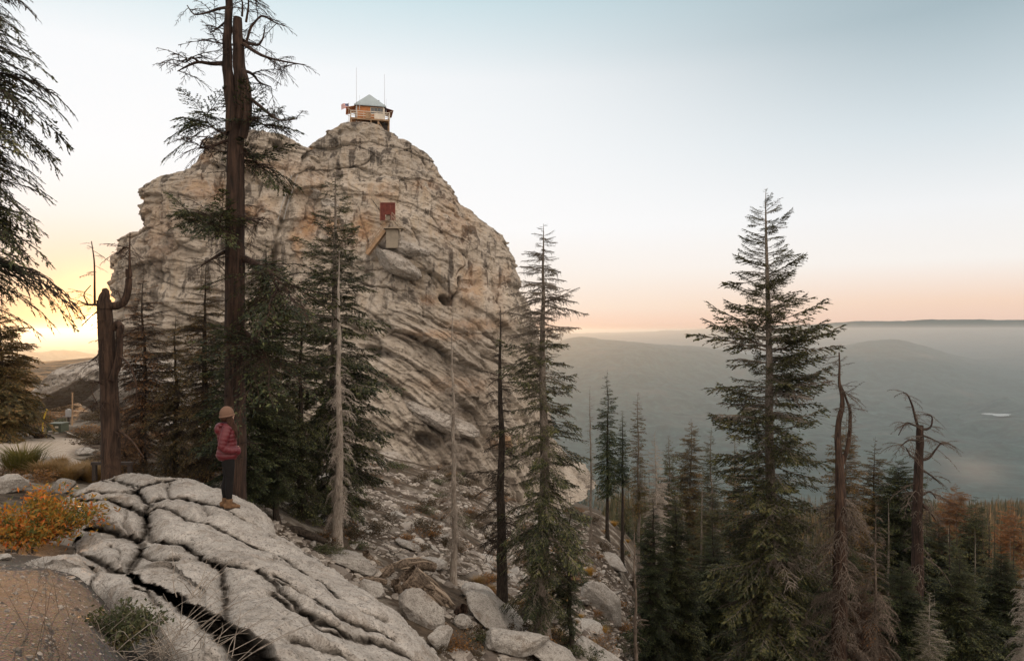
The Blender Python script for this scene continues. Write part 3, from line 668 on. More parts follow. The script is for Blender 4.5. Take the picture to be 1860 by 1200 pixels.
TDs = [tmpl(50+i, 5, 0, kind='dead', fan=.28) for i in range(3)]
TT = [tmpl(60+i, 12, 12, .034, fan=.24, upturn=.05) for i in range(4)]     # narrow drooping sprays
TO = [tmpl(70+i, 15, 7, .05, keep=.75) for i in range(4)]
TU = [tmpl(80+i, 13, 13, .05, fan=.34, start=[.12, .3, .42, .25, .5, .2][i], tip=[.12, .2, .05, .15, .1, .0][i]) for i in range(6)]

def put_branches(g, T, org, az, L, el, dr, curl=.0, wz=1.0):
    v, q, m = T; B = len(L)
    if B == 0: return
    x = v[None, :, 0]; Lb = L[:, None]
    X = Lb*(x-curl*dr[:, None]*x**3*.33); Yl = Lb*v[None, :, 1]*wz; Z = Lb*(v[None, :, 2]+el[:, None]*x-dr[:, None]*x*x)
    c, s = np.cos(az)[:, None], np.sin(az)[:, None]
    P = np.stack([X*c-Yl*s, X*s+Yl*c, Z], -1)+org[:, None, :]
    qq = (q[None]+(np.arange(B)*len(v))[:, None, None]).reshape(-1, 4)
    g.add(P.reshape(-1, 3), qq, np.tile(m, B))
def trunk_path(x, y, zb, zt, r, wig=.12, K=36, seed=0):
    t = np.linspace(0, 1, K); P = np.stack([t*3, t*0+seed*3.1, t*0], 1)
    wx = wig*(fbm(P, 1, 3, 500)-fbm(P[:1], 1, 3, 500)); wy = wig*(fbm(P+9, 1, 3, 500)-fbm(P[:1]+9, 1, 3, 500))
    return np.stack([x+wx, y+wy, zb+(zt-zb)*t], 1)
def trunk_r(K, r0, pw=.85, flare=.5, seed=0):
    t = np.linspace(0, 1, K); return r0*((1-t)**pw*(1+flare*np.exp(-t*22))+.02)
def rough_tube(g, P, R, n=14, m=0, amp=.12, seed=0, ksub=3, ridge=True):
    """trunk with furrowed, uneven surface"""
    P = np.asarray(P, float); R = np.asarray(R, float); K = len(P)
    tt = np.linspace(0, K-1, (K-1)*ksub+1); Pi = np.stack([np.interp(tt, np.arange(K), P[:, k]) for k in range(3)], 1); Ri = np.interp(tt, np.arange(K), R)
    T = np.gradient(Pi, axis=0); T /= np.linalg.norm(T, axis=1)[:, None]+1e-9; ref = np.array([1., 0, 0]) if abs(T[:, 2].mean()) > .7 else np.array([0, 0, 1.])
    U = np.cross(T, ref); U /= np.linalg.norm(U, axis=1)[:, None]; V = np.cross(T, U); a = np.arange(n)*2*np.pi/n
    dirs = np.cos(a)[None, :, None]*U[:, None]+np.sin(a)[None, :, None]*V[:, None]
    base = Pi[:, None]+dirs*Ri[:, None, None]
    q = np.concatenate([dirs.reshape(-1, 3)*2.2, ], 1); L = np.repeat(np.concatenate([[0], np.cumsum(np.linalg.norm(np.diff(Pi, axis=0), axis=1))]), n)[:, None]
    N = fbm(np.concatenate([q[:, :2], L*.55], 1)+seed*5.3, .55, 3, 510, ridged=ridge).reshape(len(Pi), n)
    v = base+dirs*(N*amp*Ri[:, None])[..., None]
    g.grid(v, m, wrap=True)

def pick(r, prof, zs, Y, zc=None):
    """branch length in metres from the traced outline: prof = [(py, half width px)]"""
    pr = np.array(prof, float); py = 600-zs/Y*F
    return np.interp(py, pr[:, 0], pr[:, 1])/F*Y
def fir(name, px, Y, top, prof, label, nb=170, r0=.2, T=None, foli='needle', brk='bark_grey', group=None, seed=1, zb=None, dead_top=0, dead_low=None, deadT=None, el=(.35, -.25), dr=(.12, .38),
        wig=.15, cat='tree', live_from=None, z_low=None, curl=0, woodm=None, dens_pow=.85, lean=0, jit=(.55, 1.12), deadfrac=0, kindname='fir_tree', wz=1.):
    r = np.random.RandomState(seed); X = (px-930)/F*Y; zt = (600-top)/F*Y
    if zb is None: zb = float(ground_z([X], [Y])[0])-.25
    o = empty(name, (X, Y, zb), label, cat, group)
    H = zt-zb; K = 40; P = trunk_path(0, 0, 0, H, r0, wig, K, seed); P[:, 0] += lean*np.linspace(0, 1, K)**1.5
    g = G(); rough_tube(g, P, trunk_r(K, r0, seed=seed), 12, 0, .10, seed); g.build('trunk', [M[brk]], o)
    low = max(zb+.5, (600-prof[-1][0])/F*Y) if z_low is None else (600-z_low)/F*Y
    if deadfrac < .9 and dead_top < 2000: nb = int(nb*1.9)
    u = ((np.arange(nb)+r.rand(nb))/nb)**dens_pow; zs = zt-(zt-low)*u
    # gather into loose whorls
    sp = .42; zs = zs*.72+.28*(np.round(zs/sp+.0)*sp)+r.normal(size=nb)*.07; zs = np.minimum(zs, zt-.05)
    az = r.rand(nb)*2*np.pi; L = np.maximum(pick(r, prof, zs, Y)*r.uniform(jit[0]*.8, jit[1], nb)*(1+.28*np.clip(fbm(np.stack([zs*.8, np.cos(az)*.9+seed, np.sin(az)*.9], 1), 1., 2, 530)*2.2, -1, .5)), .12)
    hz = (zs-zb)/H; e = el[1]+(el[0]-el[1])*hz+r.normal(size=nb)*.14; d = dr[1]+(dr[0]-dr[1])*hz+r.normal(size=nb)*.05; d = np.maximum(d, 0)
    org = np.stack([np.interp(zs-zb, P[:, 2], P[:, 0]), np.interp(zs-zb, P[:, 2], P[:, 1]), zs-zb], 1)
    py = 600-zs/Y*F; isd = (py < dead_top) | (r.rand(nb) < deadfrac)
    if dead_low is not None: isd |= (py > dead_low)
    T = T or TL; deadT = deadT or TD
    g = G()
    for k in range(len(T)):
        s = (~isd) & (np.arange(nb) % len(T) == k); put_branches(g, T[k], org[s], az[s], L[s], e[s], d[s], curl, wz)
    for k in range(len(deadT)):
        s = isd & (np.arange(nb) % len(deadT) == k); put_branches(g, deadT[k], org[s], az[s], L[s], e[s], d[s], curl)
    g.build('crown', [M[brk], M[woodm or brk], M[foli]], o, smooth=False)
    return o

def snag_limb(g, pts, Y, r0, r1, m=0, seed=0, n=8, sub=3, amp=.12):
    """limb traced as (px, py, dy) points at distance Y (metres offset dy), local frame set later"""
    A = np.array([P3(a, b, Y+c) for a, b, c in pts]); k = len(A); t = np.linspace(0, k-1, (k-1)*4+1)
    # smooth interpolation
    Pi = np.stack([np.interp(t, np.arange(k), A[:, j]) for j in range(3)], 1)
    for _ in range(2): Pi[1:-1] = .5*Pi[1:-1]+.25*(Pi[:-2]+Pi[2:])
    Pi += fbm(Pi*1.0+seed, .5, 2, 520)[:, None]*np.array([.03, .03, .03])*min(1, r0*8)
    rough_tube(g, Pi, np.linspace(r0, r1, len(Pi)), n, m, amp, seed, 2); return Pi
def twigs_on(g, path, r, n, L, m=1, el=.1, T=None, side=None, dr=.25, start=.25):
    T = T or TDs; k = len(path); u = r.uniform(start, 1, n); idx = np.clip((u*(k-1)).astype(int), 0, k-2); f = u*(k-1)-idx
    org = path[idx]*(1-f)[:, None]+path[idx+1]*f[:, None]; az = r.rand(n)*2*np.pi
    Ls = L*r.uniform(.4, 1.1, n)
    for j in range(len(T)):
        s = np.arange(n) % len(T) == j; put_branches(g, T[j], org[s], az[s], Ls[s], np.full(s.sum(), el)+r.normal(size=s.sum())*.4, np.full(s.sum(), dr))
def local(g, o):
    for v in g.v: v -= np.array(o.location, dtype=np.float32)

def hero_trees():
    R = np.random.RandomState
    # --- tall burnt double-topped snag
    Y = 17.; o = empty('burnt_snag', P3(425, 905, Y), 'tall burnt forked snag with bare broken limbs rising right behind the hiker', 'tree')
    g = G(); w = lambda d: d/2/F*Y
    base = [(425, 935, 0), (427, 880, 0), (428, 800, 0), (427, 700, 0), (426, 600, 0), (427, 500, 0), (427, 400, 0), (428, 320, 0), (428, 260, 0), (433, 225, 0)]
    A = np.array([P3(a, b, Y+c) for a, b, c in base]); t = np.linspace(0, len(A)-1, 60); Pi = np.stack([np.interp(t, np.arange(len(A)), A[:, j]) for j in range(3)], 1)
    rough_tube(g, Pi, np.interp(t, [0, 1, 3, 6, 9], [w(46), w(35), w(33), w(30), w(25)]), 22, 0, .16, 3, 3)
    snag_limb(g, [(424, 240, 0), (420, 190, 0), (414, 140, 0), (411, 90, 0), (414, 40, 0), (417, -20, 0), (416, -110, 0)], Y, w(22), w(9), 0, 1, 14)
    snag_limb(g, [(436, 230, .1), (440, 190, .1), (438, 150, .1), (433, 110, .05), (432, 75, 0), (431, 40, 0), (432, 32, 0)], Y, w(26), w(13), 0, 2, 14, amp=.22)
    snag_limb(g, [(440, 250, -.1), (449, 215, -.15), (450, 175, -.12), (445, 142, -.1), (440, 130, 0)], Y, w(14), w(12), 0, 4, 12, amp=.25)
    local(g, o); g.build('trunk', M['bark_burnt'], o)
    limbs = [([(412, 14, 0), (395, 16, .1), (375, 24, .3), (352, 28, .4), (340, 10, .4)], 5), ([(410, 115, 0), (385, 117, -.2), (360, 112, -.4), (340, 120, -.5), (322, 130, -.6)], 8), ([(360, 112, -.4), (348, 102, -.5), (338, 115, -.5), (325, 110, -.6)], 4),
             ([(410, 40, 0), (395, 52, .2), (382, 60, .3)], 4), ([(408, 80, 0), (395, 78, -.2), (386, 76, -.3)], 3), ([(440, 75, 0), (455, 80, .3), (470, 83, .4), (478, 70, .5), (482, 45, .6)], 7), ([(443, 80, 0), (465, 95, -.3), (480, 103, -.5), (515, 112, -.6), (552, 118, -.8)], 7),
             ([(448, 75, .2), (455, 50, .3), (470, 32, .4), (478, 28, .5), (500, 42, .6), (518, 48, .7)], 5), ([(442, 128, 0), (460, 135, .3), (470, 150, .4), (492, 158, .5)], 6), ([(456, 180, 0), (475, 195, -.3), (495, 212, -.5), (510, 220, -.7), (540, 216, -.8)], 6),
             ([(452, 215, 0), (470, 222, .3), (490, 234, .4)], 4), ([(415, 255, 0), (400, 260, -.2), (380, 268, -.4), (362, 270, -.5), (368, 255, -.5), (378, 248, -.5)], 6), ([(413, 245, 0), (395, 238, .3), (378, 225, .4), (370, 205, .5)], 4),
             ([(440, 30, 0), (441, 10, 0), (438, -10, .1)], 4), ([(447, 40, 0), (452, 10, .1), (450, -20, .2)], 4), ([(441, 470, 0), (470, 480, -.6), (500, 510, -1), (515, 545, -1.2)], 12), ([(412, 455, 0), (385, 470, -.4), (365, 482, -.7)], 7),
             ([(440, 268, 0), (460, 290, .3), (478, 305, .5)], 6), ([(441, 600, 0), (470, 620, -.5), (490, 660, -.8)], 8), ([(412, 420, 0), (400, 415, -.5), (385, 400, -.9)], 7), ([(412, 385, 0), (385, 392, -.5), (350, 400, -1)], 6), ([(443, 400, 0), (455, 398, -.5), (470, 405, -.9)], 5)]
    r = R(5); g = G(); paths = []
    for i, (p, wd) in enumerate(limbs):
        paths.append(snag_limb(g, p, Y, w(wd), w(1.6), 0, i, 7, amp=.2)); twigs_on(g, paths[-1], r, 9, .85, 0, dr=.4)
    twigs_on(g, paths[11], r, 10, .9, 0, T=TDs)
    ns = 70; zz = r.uniform(-3.5, 7.5, ns)
    for j in range(3):
        s = np.arange(ns) % 3 == j; put_branches(g, TDs[j], np.stack([0*zz[s]+P3(427, 0, Y)[0], 0*zz[s]+Y, zz[s]], 1), r.rand(s.sum())*6.28, r.uniform(.3, .75, s.sum()), r.uniform(-.3, .4, s.sum()), r.uniform(0, .6, s.sum()))
    local(g, o); g.build('limb', [M['bark_burnt'], M['bark_burnt']], o)
    g = G()
    for i in (12, 10, 17, 18, 20, 19, 15): twigs_on(g, paths[i], r, 16, 1.0, 1, el=.1, T=TL, start=.3)
    for i in (15, 18): twigs_on(g, paths[i], r, 20, 1.5, 1, el=-.1, T=TO, start=.2)
    local(g, o); g.build('foliage', [M['bark_burnt'], M['bark_burnt'], M['needle_dark']], o, smooth=False)
    # --- broken trunk in front of the setting sun
    Y = 16.5; w = lambda d: d/2/F*Y; o = empty('broken_snag', P3(203, 880, Y), 'broken off reddish dead trunk with two raised arms against the sunset', 'tree')
    g = G(); A = np.array([P3(a, b, Y) for a, b in [(203, 900), (202, 860), (201, 800), (200, 740), (197, 680), (194, 620), (191, 575), (189, 545)]]); t = np.linspace(0, 7, 40)
    Pi = np.stack([np.interp(t, np.arange(8), A[:, j]) for j in range(3)], 1); rough_tube(g, Pi, np.interp(t, [0, 1, 4, 7], [w(36), w(30), w(27), w(22)]), 20, 0, .17, 7, 3)
    snag_limb(g, [(191, 560, 0), (190, 540, 0), (193, 530, 0), (190, 524, 0)], Y, w(23), w(7), 0, 3, 12, amp=.35)
    snag_limb(g, [(196, 556, 0), (212, 556, 0), (226, 549, 0), (232, 535, 0), (234, 512, 0), (234, 488, 0)], Y, w(14), w(10), 0, 5, 12, amp=.2)
    snag_limb(g, [(205, 690, -.1), (218, 650, -.1), (215, 610, -.1), (222, 592, -.1), (212, 585, 0), (206, 600, 0)], Y, w(12), w(9), 0, 6, 10, amp=.3)
    local(g, o); g.build('trunk', M['bark_red'], o)
    g = G(); r = R(8)
    for i, (p, wd) in enumerate([([(186, 556, 0), (172, 553, 0), (160, 554, -.1), (148, 549, -.2), (143, 546, -.2)], 6), ([(172, 552, 0), (172, 515, 0), (171, 470, 0), (166, 438, 0)], 4), ([(235, 490, 0), (236, 460, 0), (236, 422, 0)], 5), ([(236, 450, 0), (225, 448, .1), (212, 462, .2)], 2.5),
                                 ([(184, 560, 0), (165, 575, -.2), (148, 592, -.3)], 3), ([(160, 553, 0), (150, 535, .1), (165, 518, .2)], 2.5), ([(222, 552, 0), (215, 530, .1), (205, 525, .2)], 2.5), ([(186, 635, 0), (178, 645, -.1), (162, 658, -.2)], 3),
                                 ([(210, 640, 0), (235, 660, -.4), (250, 700, -.5), (245, 740, -.5)], 4), ([(212, 620, 0), (240, 600, .3), (265, 590, .5)], 3), ([(214, 780, 0), (240, 800, -.3), (262, 830, -.4)], 5), ([(190, 700, -.1), (172, 690, -.4), (165, 710, -.5), (178, 735, -.4)], 3)]):
        q = snag_limb(g, p, Y, w(wd), w(1.4), 0, i, 6); twigs_on(g, q, r, 7, .55, 0)
    ns = 40; zz = r.uniform(-3.2, .3, ns)
    for j in range(3):
        s = np.arange(ns) % 3 == j; put_branches(g, TDs[j], np.stack([0*zz[s]+P3(197, 0, Y)[0], 0*zz[s]+Y, zz[s]], 1), r.rand(s.sum())*6.28, r.uniform(.3, .7, s.sum()), r.uniform(-.3, .4, s.sum()), r.uniform(0, .6, s.sum()))
    local(g, o); g.build('limb', [M['bark_red'], M['bark_red']], o)
    # --- left edge fir with long drooping sprays
    fir('weeping_fir', -48, 13.0, -90, [(-90, 60), (0, 125), (60, 145), (120, 160), (250, 150), (330, 150), (430, 190), (520, 150), (590, 100)], 'dark drooping fir filling the upper left edge of the view', nb=270, r0=.2, T=TT, foli='needle_dark', brk='bark_dark',
        seed=3, z_low=600, el=(.3, .15), dr=(.55, .75), curl=.25, zb=-4.2, dens_pow=1, wig=.3, wz=.9, jit=(.4, 1.12), deadfrac=.12)
    # --- firs behind the clearing on the left
    fir('dark_fir', -5, 30, 560, [(560, 5), (620, 60), (700, 80), (750, 85)], 'dense dark fir at the left edge beside the sandy clearing', nb=150, r0=.3, T=TL, foli='needle_olive', brk='bark_dark', seed=4, z_low=765)
    fir('young_fir', 33, 38, 634, [(634, 2), (670, 20), (720, 42), (770, 45)], 'small pointed fir beside the dark fir at the sandy clearing', nb=110, r0=.14, T=TM, foli='needle_olive', brk='bark_dark', seed=5)
    # --- thickets round the burnt snag
    grp = 'firs crowded round the burnt snag'
    fir('fir_tree', 486, 22, 440, [(440, 5), (500, 40), (580, 65), (680, 70), (800, 75), (900, 50)], 'olive green fir just right of the burnt snag', nb=240, r0=.16, foli='needle', brk='bark_dark', seed=6, group=grp, T=TL+TO)
    fir('fir_tree', 372, 21, 485, [(485, 4), (540, 35), (640, 62), (760, 70), (850, 55)], 'loose olive fir just left of the burnt snag', nb=230, r0=.13, foli='needle_olive', brk='bark_dark', seed=7, group=grp, T=TO, deadfrac=.25)
    fir('fir_tree', 440, 19.5, 560, [(560, 10), (640, 60), (740, 80), (830, 70), (900, 30)], 'broad low fir directly behind the hiker', nb=150, r0=.12, foli='needle_dark', brk='bark_dark', seed=8, group=grp)
    fir('fir_tree', 545, 23, 520, [(520, 4), (600, 30), (700, 50), (820, 60), (930, 45)], 'thin dark fir between the burnt snag and the tall fir', nb=140, r0=.12, foli='needle_dark', brk='bark_dark', seed=9, group=grp, T=TL+TO)
    fir('fir_tree', 505, 20.5, 690, [(690, 4), (740, 40), (830, 50), (900, 45)], 'short dark fir right of the hiker behind the outcrop', nb=110, r0=.09, foli='needle_dark', brk='bark_dark', seed=10, group=grp)
    fir('rusty_fir', 262, 24, 495, [(495, 4), (540, 30), (620, 55), (720, 60), (820, 50)], 'thin half dead fir with rusty needles right of the broken trunk', nb=170, r0=.10, foli='needle_brown', brk='bark_dark', seed=11, T=TO+TS, deadT=TD, deadfrac=.3)
    fir('rusty_fir', 318, 23, 570, [(570, 4), (640, 40), (740, 55), (840, 45)], 'low rusty fir between the broken trunk and the burnt snag', nb=170, r0=.09, foli='needle_olive', brk='bark_dark', seed=12, T=TO, deadfrac=.25)
    fir('rusty_fir', 232, 21, 760, [(760, 8), (800, 28), (860, 35)], 'knee high rusty sapling at the foot of the broken trunk', nb=60, r0=.05, foli='needle_brown', brk='bark_dark', seed=13, T=TO)
    # --- tall fir and bleached snags in front of the dome
    fir('tall_fir', 606, 25, 312, [(312, 3), (335, 22), (370, 36), (420, 44), (470, 66), (520, 62), (600, 82), (680, 100), (760, 88), (820, 96), (880, 70), (940, 42)], 'tall dark fir with a pale trunk in front of the dome centre', nb=260, r0=.22, foli='needle_dark', brk='bark_grey', seed=14, jit=(.45, 1.2), z_low=950, T=TU)
    fir('bleached_snag', 612, 22, 455, [(455, 2), (600, 14), (640, 28), (760, 40), (900, 42), (980, 30)], 'bleached dead tree with curling bare branches in front of the tall dark fir', nb=150, r0=.15, brk='deadwhite', foli='needle_brown', T=TD, deadT=TD, dead_top=5000, seed=15, el=(.5, .15), dr=(.5, 1.1), curl=.7, kindname='snag')
    fir('bleached_snag', 824, 24, 560, [(560, 2), (620, 22), (720, 30), (840, 34), (950, 36), (1040, 20)], 'slim bleached snag with short curled twigs in front of the layered slabs', nb=190, r0=.11, brk='deadwhite', foli='needle_brown', T=TD, deadT=TD, dead_top=5000, seed=16, el=(.5, .2), dr=(.4, 1.0), curl=.6)
    fir('brown_snag', 911, 21, 556, [(556, 2), (620, 25), (700, 50), (850, 60), (980, 70), (1040, 20)], 'dark brown bare snag just left of the tall half bare fir', nb=110, r0=.17, brk='bark_dark', foli='needle_brown', T=TDs, deadT=TDs+TD, dead_top=5000, seed=17, el=(.35, .0), dr=(.3, .6), curl=.4, z_low=1000)
    fir('bare_topped_fir', 987, 20, 406, [(406, 3), (418, 12), (440, 30), (470, 46), (520, 60), (570, 72), (600, 78), (640, 72), (680, 62), (760, 68), (860, 72), (960, 76), (1060, 62), (1100, 40)], 'fir with a sparse bony top and dense lower crown right of the dome', nb=250, r0=.20, foli='needle_dark', brk='bark_grey', seed=18,
        dead_top=615, deadT=TS, el=(.10, -.3), dr=(-.02, .5), z_low=1110, jit=(.5, 1.2), T=TU+TT)
    fir('fir_tree', 1036, 20.5, 900, [(900, 4), (980, 30), (1080, 34), (1150, 25)], 'narrow young fir against the lower right side of the sparse topped fir', nb=110, r0=.08, foli='needle_dark', brk='bark_dark', seed=19, T=TL)
    fir('grey_snag', 1152, 20, 942, [(942, 2), (1000, 14), (1200, 30)], 'thin leafless grey stick tree on the slope below the dome', nb=50, r0=.07, brk='deadbrown', foli='needle_brown', T=TDs, deadT=TDs, dead_top=5000, seed=20)
    # --- the great fir on the right
    fir('great_fir', 1402, 28, 343, [(343, 4), (352, 14), (385, 30), (415, 48), (440, 42), (470, 55), (500, 84), (530, 60), (560, 66), (590, 100), (610, 92), (632, 135), (650, 90), (690, 88), (735, 112), (790, 82), (860, 88), (950, 96), (1050, 104), (1150, 112), (1300, 125)],
        'tallest full fir standing alone against the sky at right', nb=430, r0=.34, foli='needle', brk='bark_grey', seed=21, jit=(.42, 1.15), el=(.30, -.35), dr=(-.12, .42), T=TU, deadfrac=.10, z_low=1290, lean=-.2)
    # --- forked dead snag, grey hanging snag
    Y = 26.; w = lambda d: d/2/F*Y; o = empty('twisted_snag', P3(1522, 1300, Y), 'red barked dead snag with a twisted forked top right of the great fir', 'tree')
    g = G(); A = np.array([P3(a, b, Y) for a, b in [(1522, 1500), (1523, 1250), (1525, 1100), (1527, 980), (1527, 900), (1525, 845), (1526, 825)]]); t = np.linspace(0, 6, 50)
    Pi = np.stack([np.interp(t, np.arange(7), A[:, j]) for j in range(3)], 1); rough_tube(g, Pi, np.interp(t, [0, 2, 4, 6], [w(28), w(24), w(17), w(11)]), 18, 0, .16, 9, 3)
    a1 = snag_limb(g, [(1525, 840, 0), (1521, 800, 0), (1523, 765, 0), (1531, 735, 0), (1529, 715, 0), (1524, 695, 0), (1525, 670, 0), (1524, 640, 0)], Y, w(12), w(2), 0, 2, 10)
    a2 = snag_limb(g, [(1526, 850, .1), (1540, 815, .1), (1544, 780, .1), (1545, 745, .1), (1536, 720, .1), (1528, 700, .1)], Y, w(9), w(2.5), 0, 3, 8)
    local(g, o); g.build('trunk', M['bark_red'], o)
    r = R(9); g = G(); twigs_on(g, a1, r, 26, .9, 0, el=.15, dr=.1, start=.3); twigs_on(g, a2, r, 16, .8, 0, dr=.5)
    zs = np.linspace(-6, -16, 150)+r.normal(size=150)*.1; n = 150
    for j in range(4):
        s = np.arange(n) % 4 == j; put_branches(g, TD[j], np.stack([0*zs[s]+P3(1526, 0, Y)[0], 0*zs[s]+Y, zs[s]], 1), r.rand(s.sum())*6.28, r.uniform(.5, 1.6, s.sum()), r.uniform(-.3, .2, s.sum()), r.uniform(.3, .9, s.sum()), .4)
    local(g, o); g.build('limb', [M['bark_red'], M['deadbrown']], o)
    fir('curled_snag', 1592, 27, 905, [(905, 3), (960, 22), (1050, 44), (1150, 62), (1300, 60)], 'ash grey dead tree with ringlet branches right of the twisted snag', nb=150, r0=.14, brk='deadbrown', woodm='deadbrown', foli='needle_brown', T=TS, deadT=TD, deadfrac=.9, seed=23, el=(.4, .1), dr=(.6, 1.3), curl=.7)
    fir('small_hemlock', 1690, 26, 1075, [(1075, 4), (1110, 18), (1160, 32), (1230, 42)], 'small bright green fir with a white trunk at the bottom right', nb=90, r0=.07, foli='needle', brk='deadwhite', seed=24, T=TO)
    fir('grey_snag', 1862, 30, 1015, [(1015, 3), (1080, 30), (1200, 45)], 'pale dead tree cut by the right edge of the view', nb=110, r0=.14, brk='deadwhite', foli='needle_brown', T=TD, deadT=TD, dead_top=5000, seed=25, el=(.4, .1), dr=(.6, 1.1), curl=.6)
    # --- broken headed snag at far right
    Y = 40.; w = lambda d: d/2/F*Y; o = empty('broken_snag', P3(1667, 1100, Y), 'charred broken headed snag with crooked arms against the valley haze', 'tree')
    g = G(); A = np.array([P3(a, b, Y) for a, b in [(1664, 1350), (1665, 1150), (1667, 1030), (1666, 930), (1668, 860), (1671, 800), (1671, 772)]]); t = np.linspace(0, 6, 44)
    Pi = np.stack([np.interp(t, np.arange(7), A[:, j]) for j in range(3)], 1); rough_tube(g, Pi, np.interp(t, [0, 2, 4, 6], [w(21), w(18), w(14), w(10)]), 16, 0, .2, 11, 3); local(g, o); g.build('trunk', M['bark_burnt'], o)
    g = G(); r = R(10)
    for i, (p, wd) in enumerate([([(1669, 780, 0), (1663, 760, 0), (1657, 735, .1), (1648, 715, .2), (1640, 712, .2)], 5), ([(1672, 778, 0), (1682, 780, .1), (1692, 775, .2), (1694, 755, .3), (1678, 752, .3)], 5), ([(1670, 775, 0), (1660, 772, 0), (1645, 765, -.4), (1632, 790, -.8)], 4),
                                 ([(1674, 835, 0), (1688, 832, .3), (1698, 818, .4), (1712, 800, .6), (1735, 812, .9)], 5), ([(1672, 790, 0), (1690, 795, -.5), (1715, 808, -.8)], 4), ([(1664, 835, 0), (1652, 825, .3), (1645, 812, .4)], 4), ([(1668, 800, 0), (1650, 798, -.6), (1636, 810, -.9)], 4),
                                 ([(1670, 850, 0), (1690, 862, .6), (1708, 878, 1)], 4), ([(1672, 912, 0), (1685, 925, -.4), (1700, 945, -.7)], 7), ([(1673, 900, 0), (1690, 890, .5), (1700, 905, .9)], 4)]):
        q = snag_limb(g, p, Y, w(wd), w(1.5), 0, i, 6); twigs_on(g, q, r, 10, 1.2, 0, dr=.5)
    zs = np.linspace(-8.5, -16, 40)
    for j in range(3):
        s = np.arange(40) % 3 == j; put_branches(g, TDs[j], np.stack([0*zs[s]+P3(1667, 0, Y)[0], 0*zs[s]+Y, zs[s]], 1), r.rand(s.sum())*6.28, r.uniform(.8, 2., s.sum()), r.uniform(-.2, .2, s.sum()), r.uniform(.3, .8, s.sum()), .3)
    local(g, o); g.build('limb', [M['bark_burnt'], M['deadbrown']], o)
    # --- middle distance, each with its own look
    mid = [(1104, 70, 672, [(672, 3), (720, 14), (780, 24), (860, 26), (900, 20)], 'pointed dark fir on the ridge, farthest left of the right hand firs', 'needle_dark', TM, 0, 'bark_dark'),
           (1132, 66, 745, [(745, 3), (800, 12), (880, 18)], 'narrow dark fir right of the pointed ridge fir', 'needle_dark', TM, .2, 'bark_dark'),
           (1160, 62, 710, [(710, 3), (760, 14), (840, 20), (930, 20)], 'thin brownish fir with a bare spire on the ridge', 'needle_olive', TM, .45, 'bark_grey'),
           (1072, 60, 700, [(700, 2), (760, 9), (900, 14)], 'bare thin snag left of the pointed ridge fir', 'needle_olive', TDs, 1, 'bark_grey'),
           (1188, 45, 782, [(782, 3), (850, 22), (930, 28), (1000, 25)], 'grey leafless tree left of the olive firs on the ridge', 'needle_brown', TD, 1, 'deadwhite'),
           (1212, 50, 790, [(790, 3), (850, 22), (920, 30), (1020, 40)], 'olive fir with a ragged top behind the grey leafless tree', 'needle', TM, .2, 'bark_grey'),
           (1256, 55, 760, [(760, 3), (800, 22), (860, 32), (950, 36), (1050, 42)], 'warm green fir midway between the ridge and the great fir', 'needle_olive', TL, 0, 'bark_grey'),
           (1292, 50, 775, [(775, 3), (820, 16), (900, 26), (1000, 36), (1100, 40)], 'dark fir nearest to the left side of the great fir', 'needle', TL, .1, 'bark_grey'),
           (1334, 60, 800, [(800, 3), (860, 22), (960, 40), (1060, 46)], 'fir half hidden behind the great fir on its left', 'needle_olive', TM, .1, 'bark_grey'),
           (1538, 52, 742, [(742, 3), (790, 24), (850, 36), (930, 42), (1050, 48)], 'brown tinged fir directly behind the twisted snag', 'needle_olive', TL, .3, 'bark_grey'),
           (1590, 60, 792, [(792, 3), (840, 22), (900, 38), (980, 45), (1080, 50)], 'rusty pointed fir right of the twisted snag', 'needle_olive', TL, .15, 'bark_red'),
           (1632, 55, 838, [(838, 12), (870, 36), (930, 46), (1040, 55)], 'bushy dark fir just left of the charred snag', 'needle_dark', TL, 0, 'bark_dark'),
           (1738, 95, 878, [(878, 4), (910, 30), (960, 48), (1060, 52)], 'fir with orange sunlight in its needle colour right of the charred snag', 'needle_brown', TL, 0, 'bark_grey'),  # brown needles paint the low sun onto this crown
           (1772, 88, 900, [(900, 3), (950, 26), (1060, 44)], 'dark green fir right of the fir coloured as sunlit', 'needle_dark', TM, 0, 'bark_dark'),
           (1700, 60, 935, [(935, 5), (980, 35), (1060, 55), (1150, 60)], 'spreading dark fir in the hollow beneath the charred snag', 'needle_dark', TL, 0, 'bark_dark'),
           (1228, 34, 905, [(905, 4), (960, 28), (1050, 45), (1180, 60)], 'blue green fir on the lower slope left of the great fir', 'needle_dark', TL, 0, 'bark_dark'),
           (1182, 32, 905, [(905, 3), (980, 30), (1080, 38), (1200, 50)], 'dark green fir at the edge of the rocky slope', 'needle_dark', TL, .1, 'bark_dark'),
           (1300, 36, 950, [(950, 3), (1010, 30), (1100, 55), (1220, 65)], 'shadowed fir close under the left side of the great fir', 'needle_dark', TL, .1, 'bark_dark'),
           (1470, 38, 985, [(985, 3), (1040, 35), (1120, 55), (1220, 65)], 'shadowed fir between the great fir and the twisted snag', 'needle_dark', TL, .1, 'bark_dark'),
           (1640, 36, 1010, [(1010, 4), (1070, 38), (1160, 60), (1250, 70)], 'deep green fir left of the small bright green fir', 'needle_dark', TL, 0, 'bark_dark'),
           (1745, 40, 1000, [(1000, 4), (1080, 45), (1180, 70), (1250, 75)], 'deep green fir right of the small bright green fir', 'needle_dark', TL, 0, 'bark_dark'),
           (1815, 44, 985, [(985, 4), (1060, 40), (1180, 70)], 'tall shadowed fir beside the pale dead tree at the right edge', 'needle_dark', TL, 0, 'bark_dark'),
           (1240, 46, 935, [(935, 2), (1000, 10), (1100, 14)], 'slim bleached pole tree in front of the warm green fir', 'needle_brown', TDs, 1, 'deadwhite')]
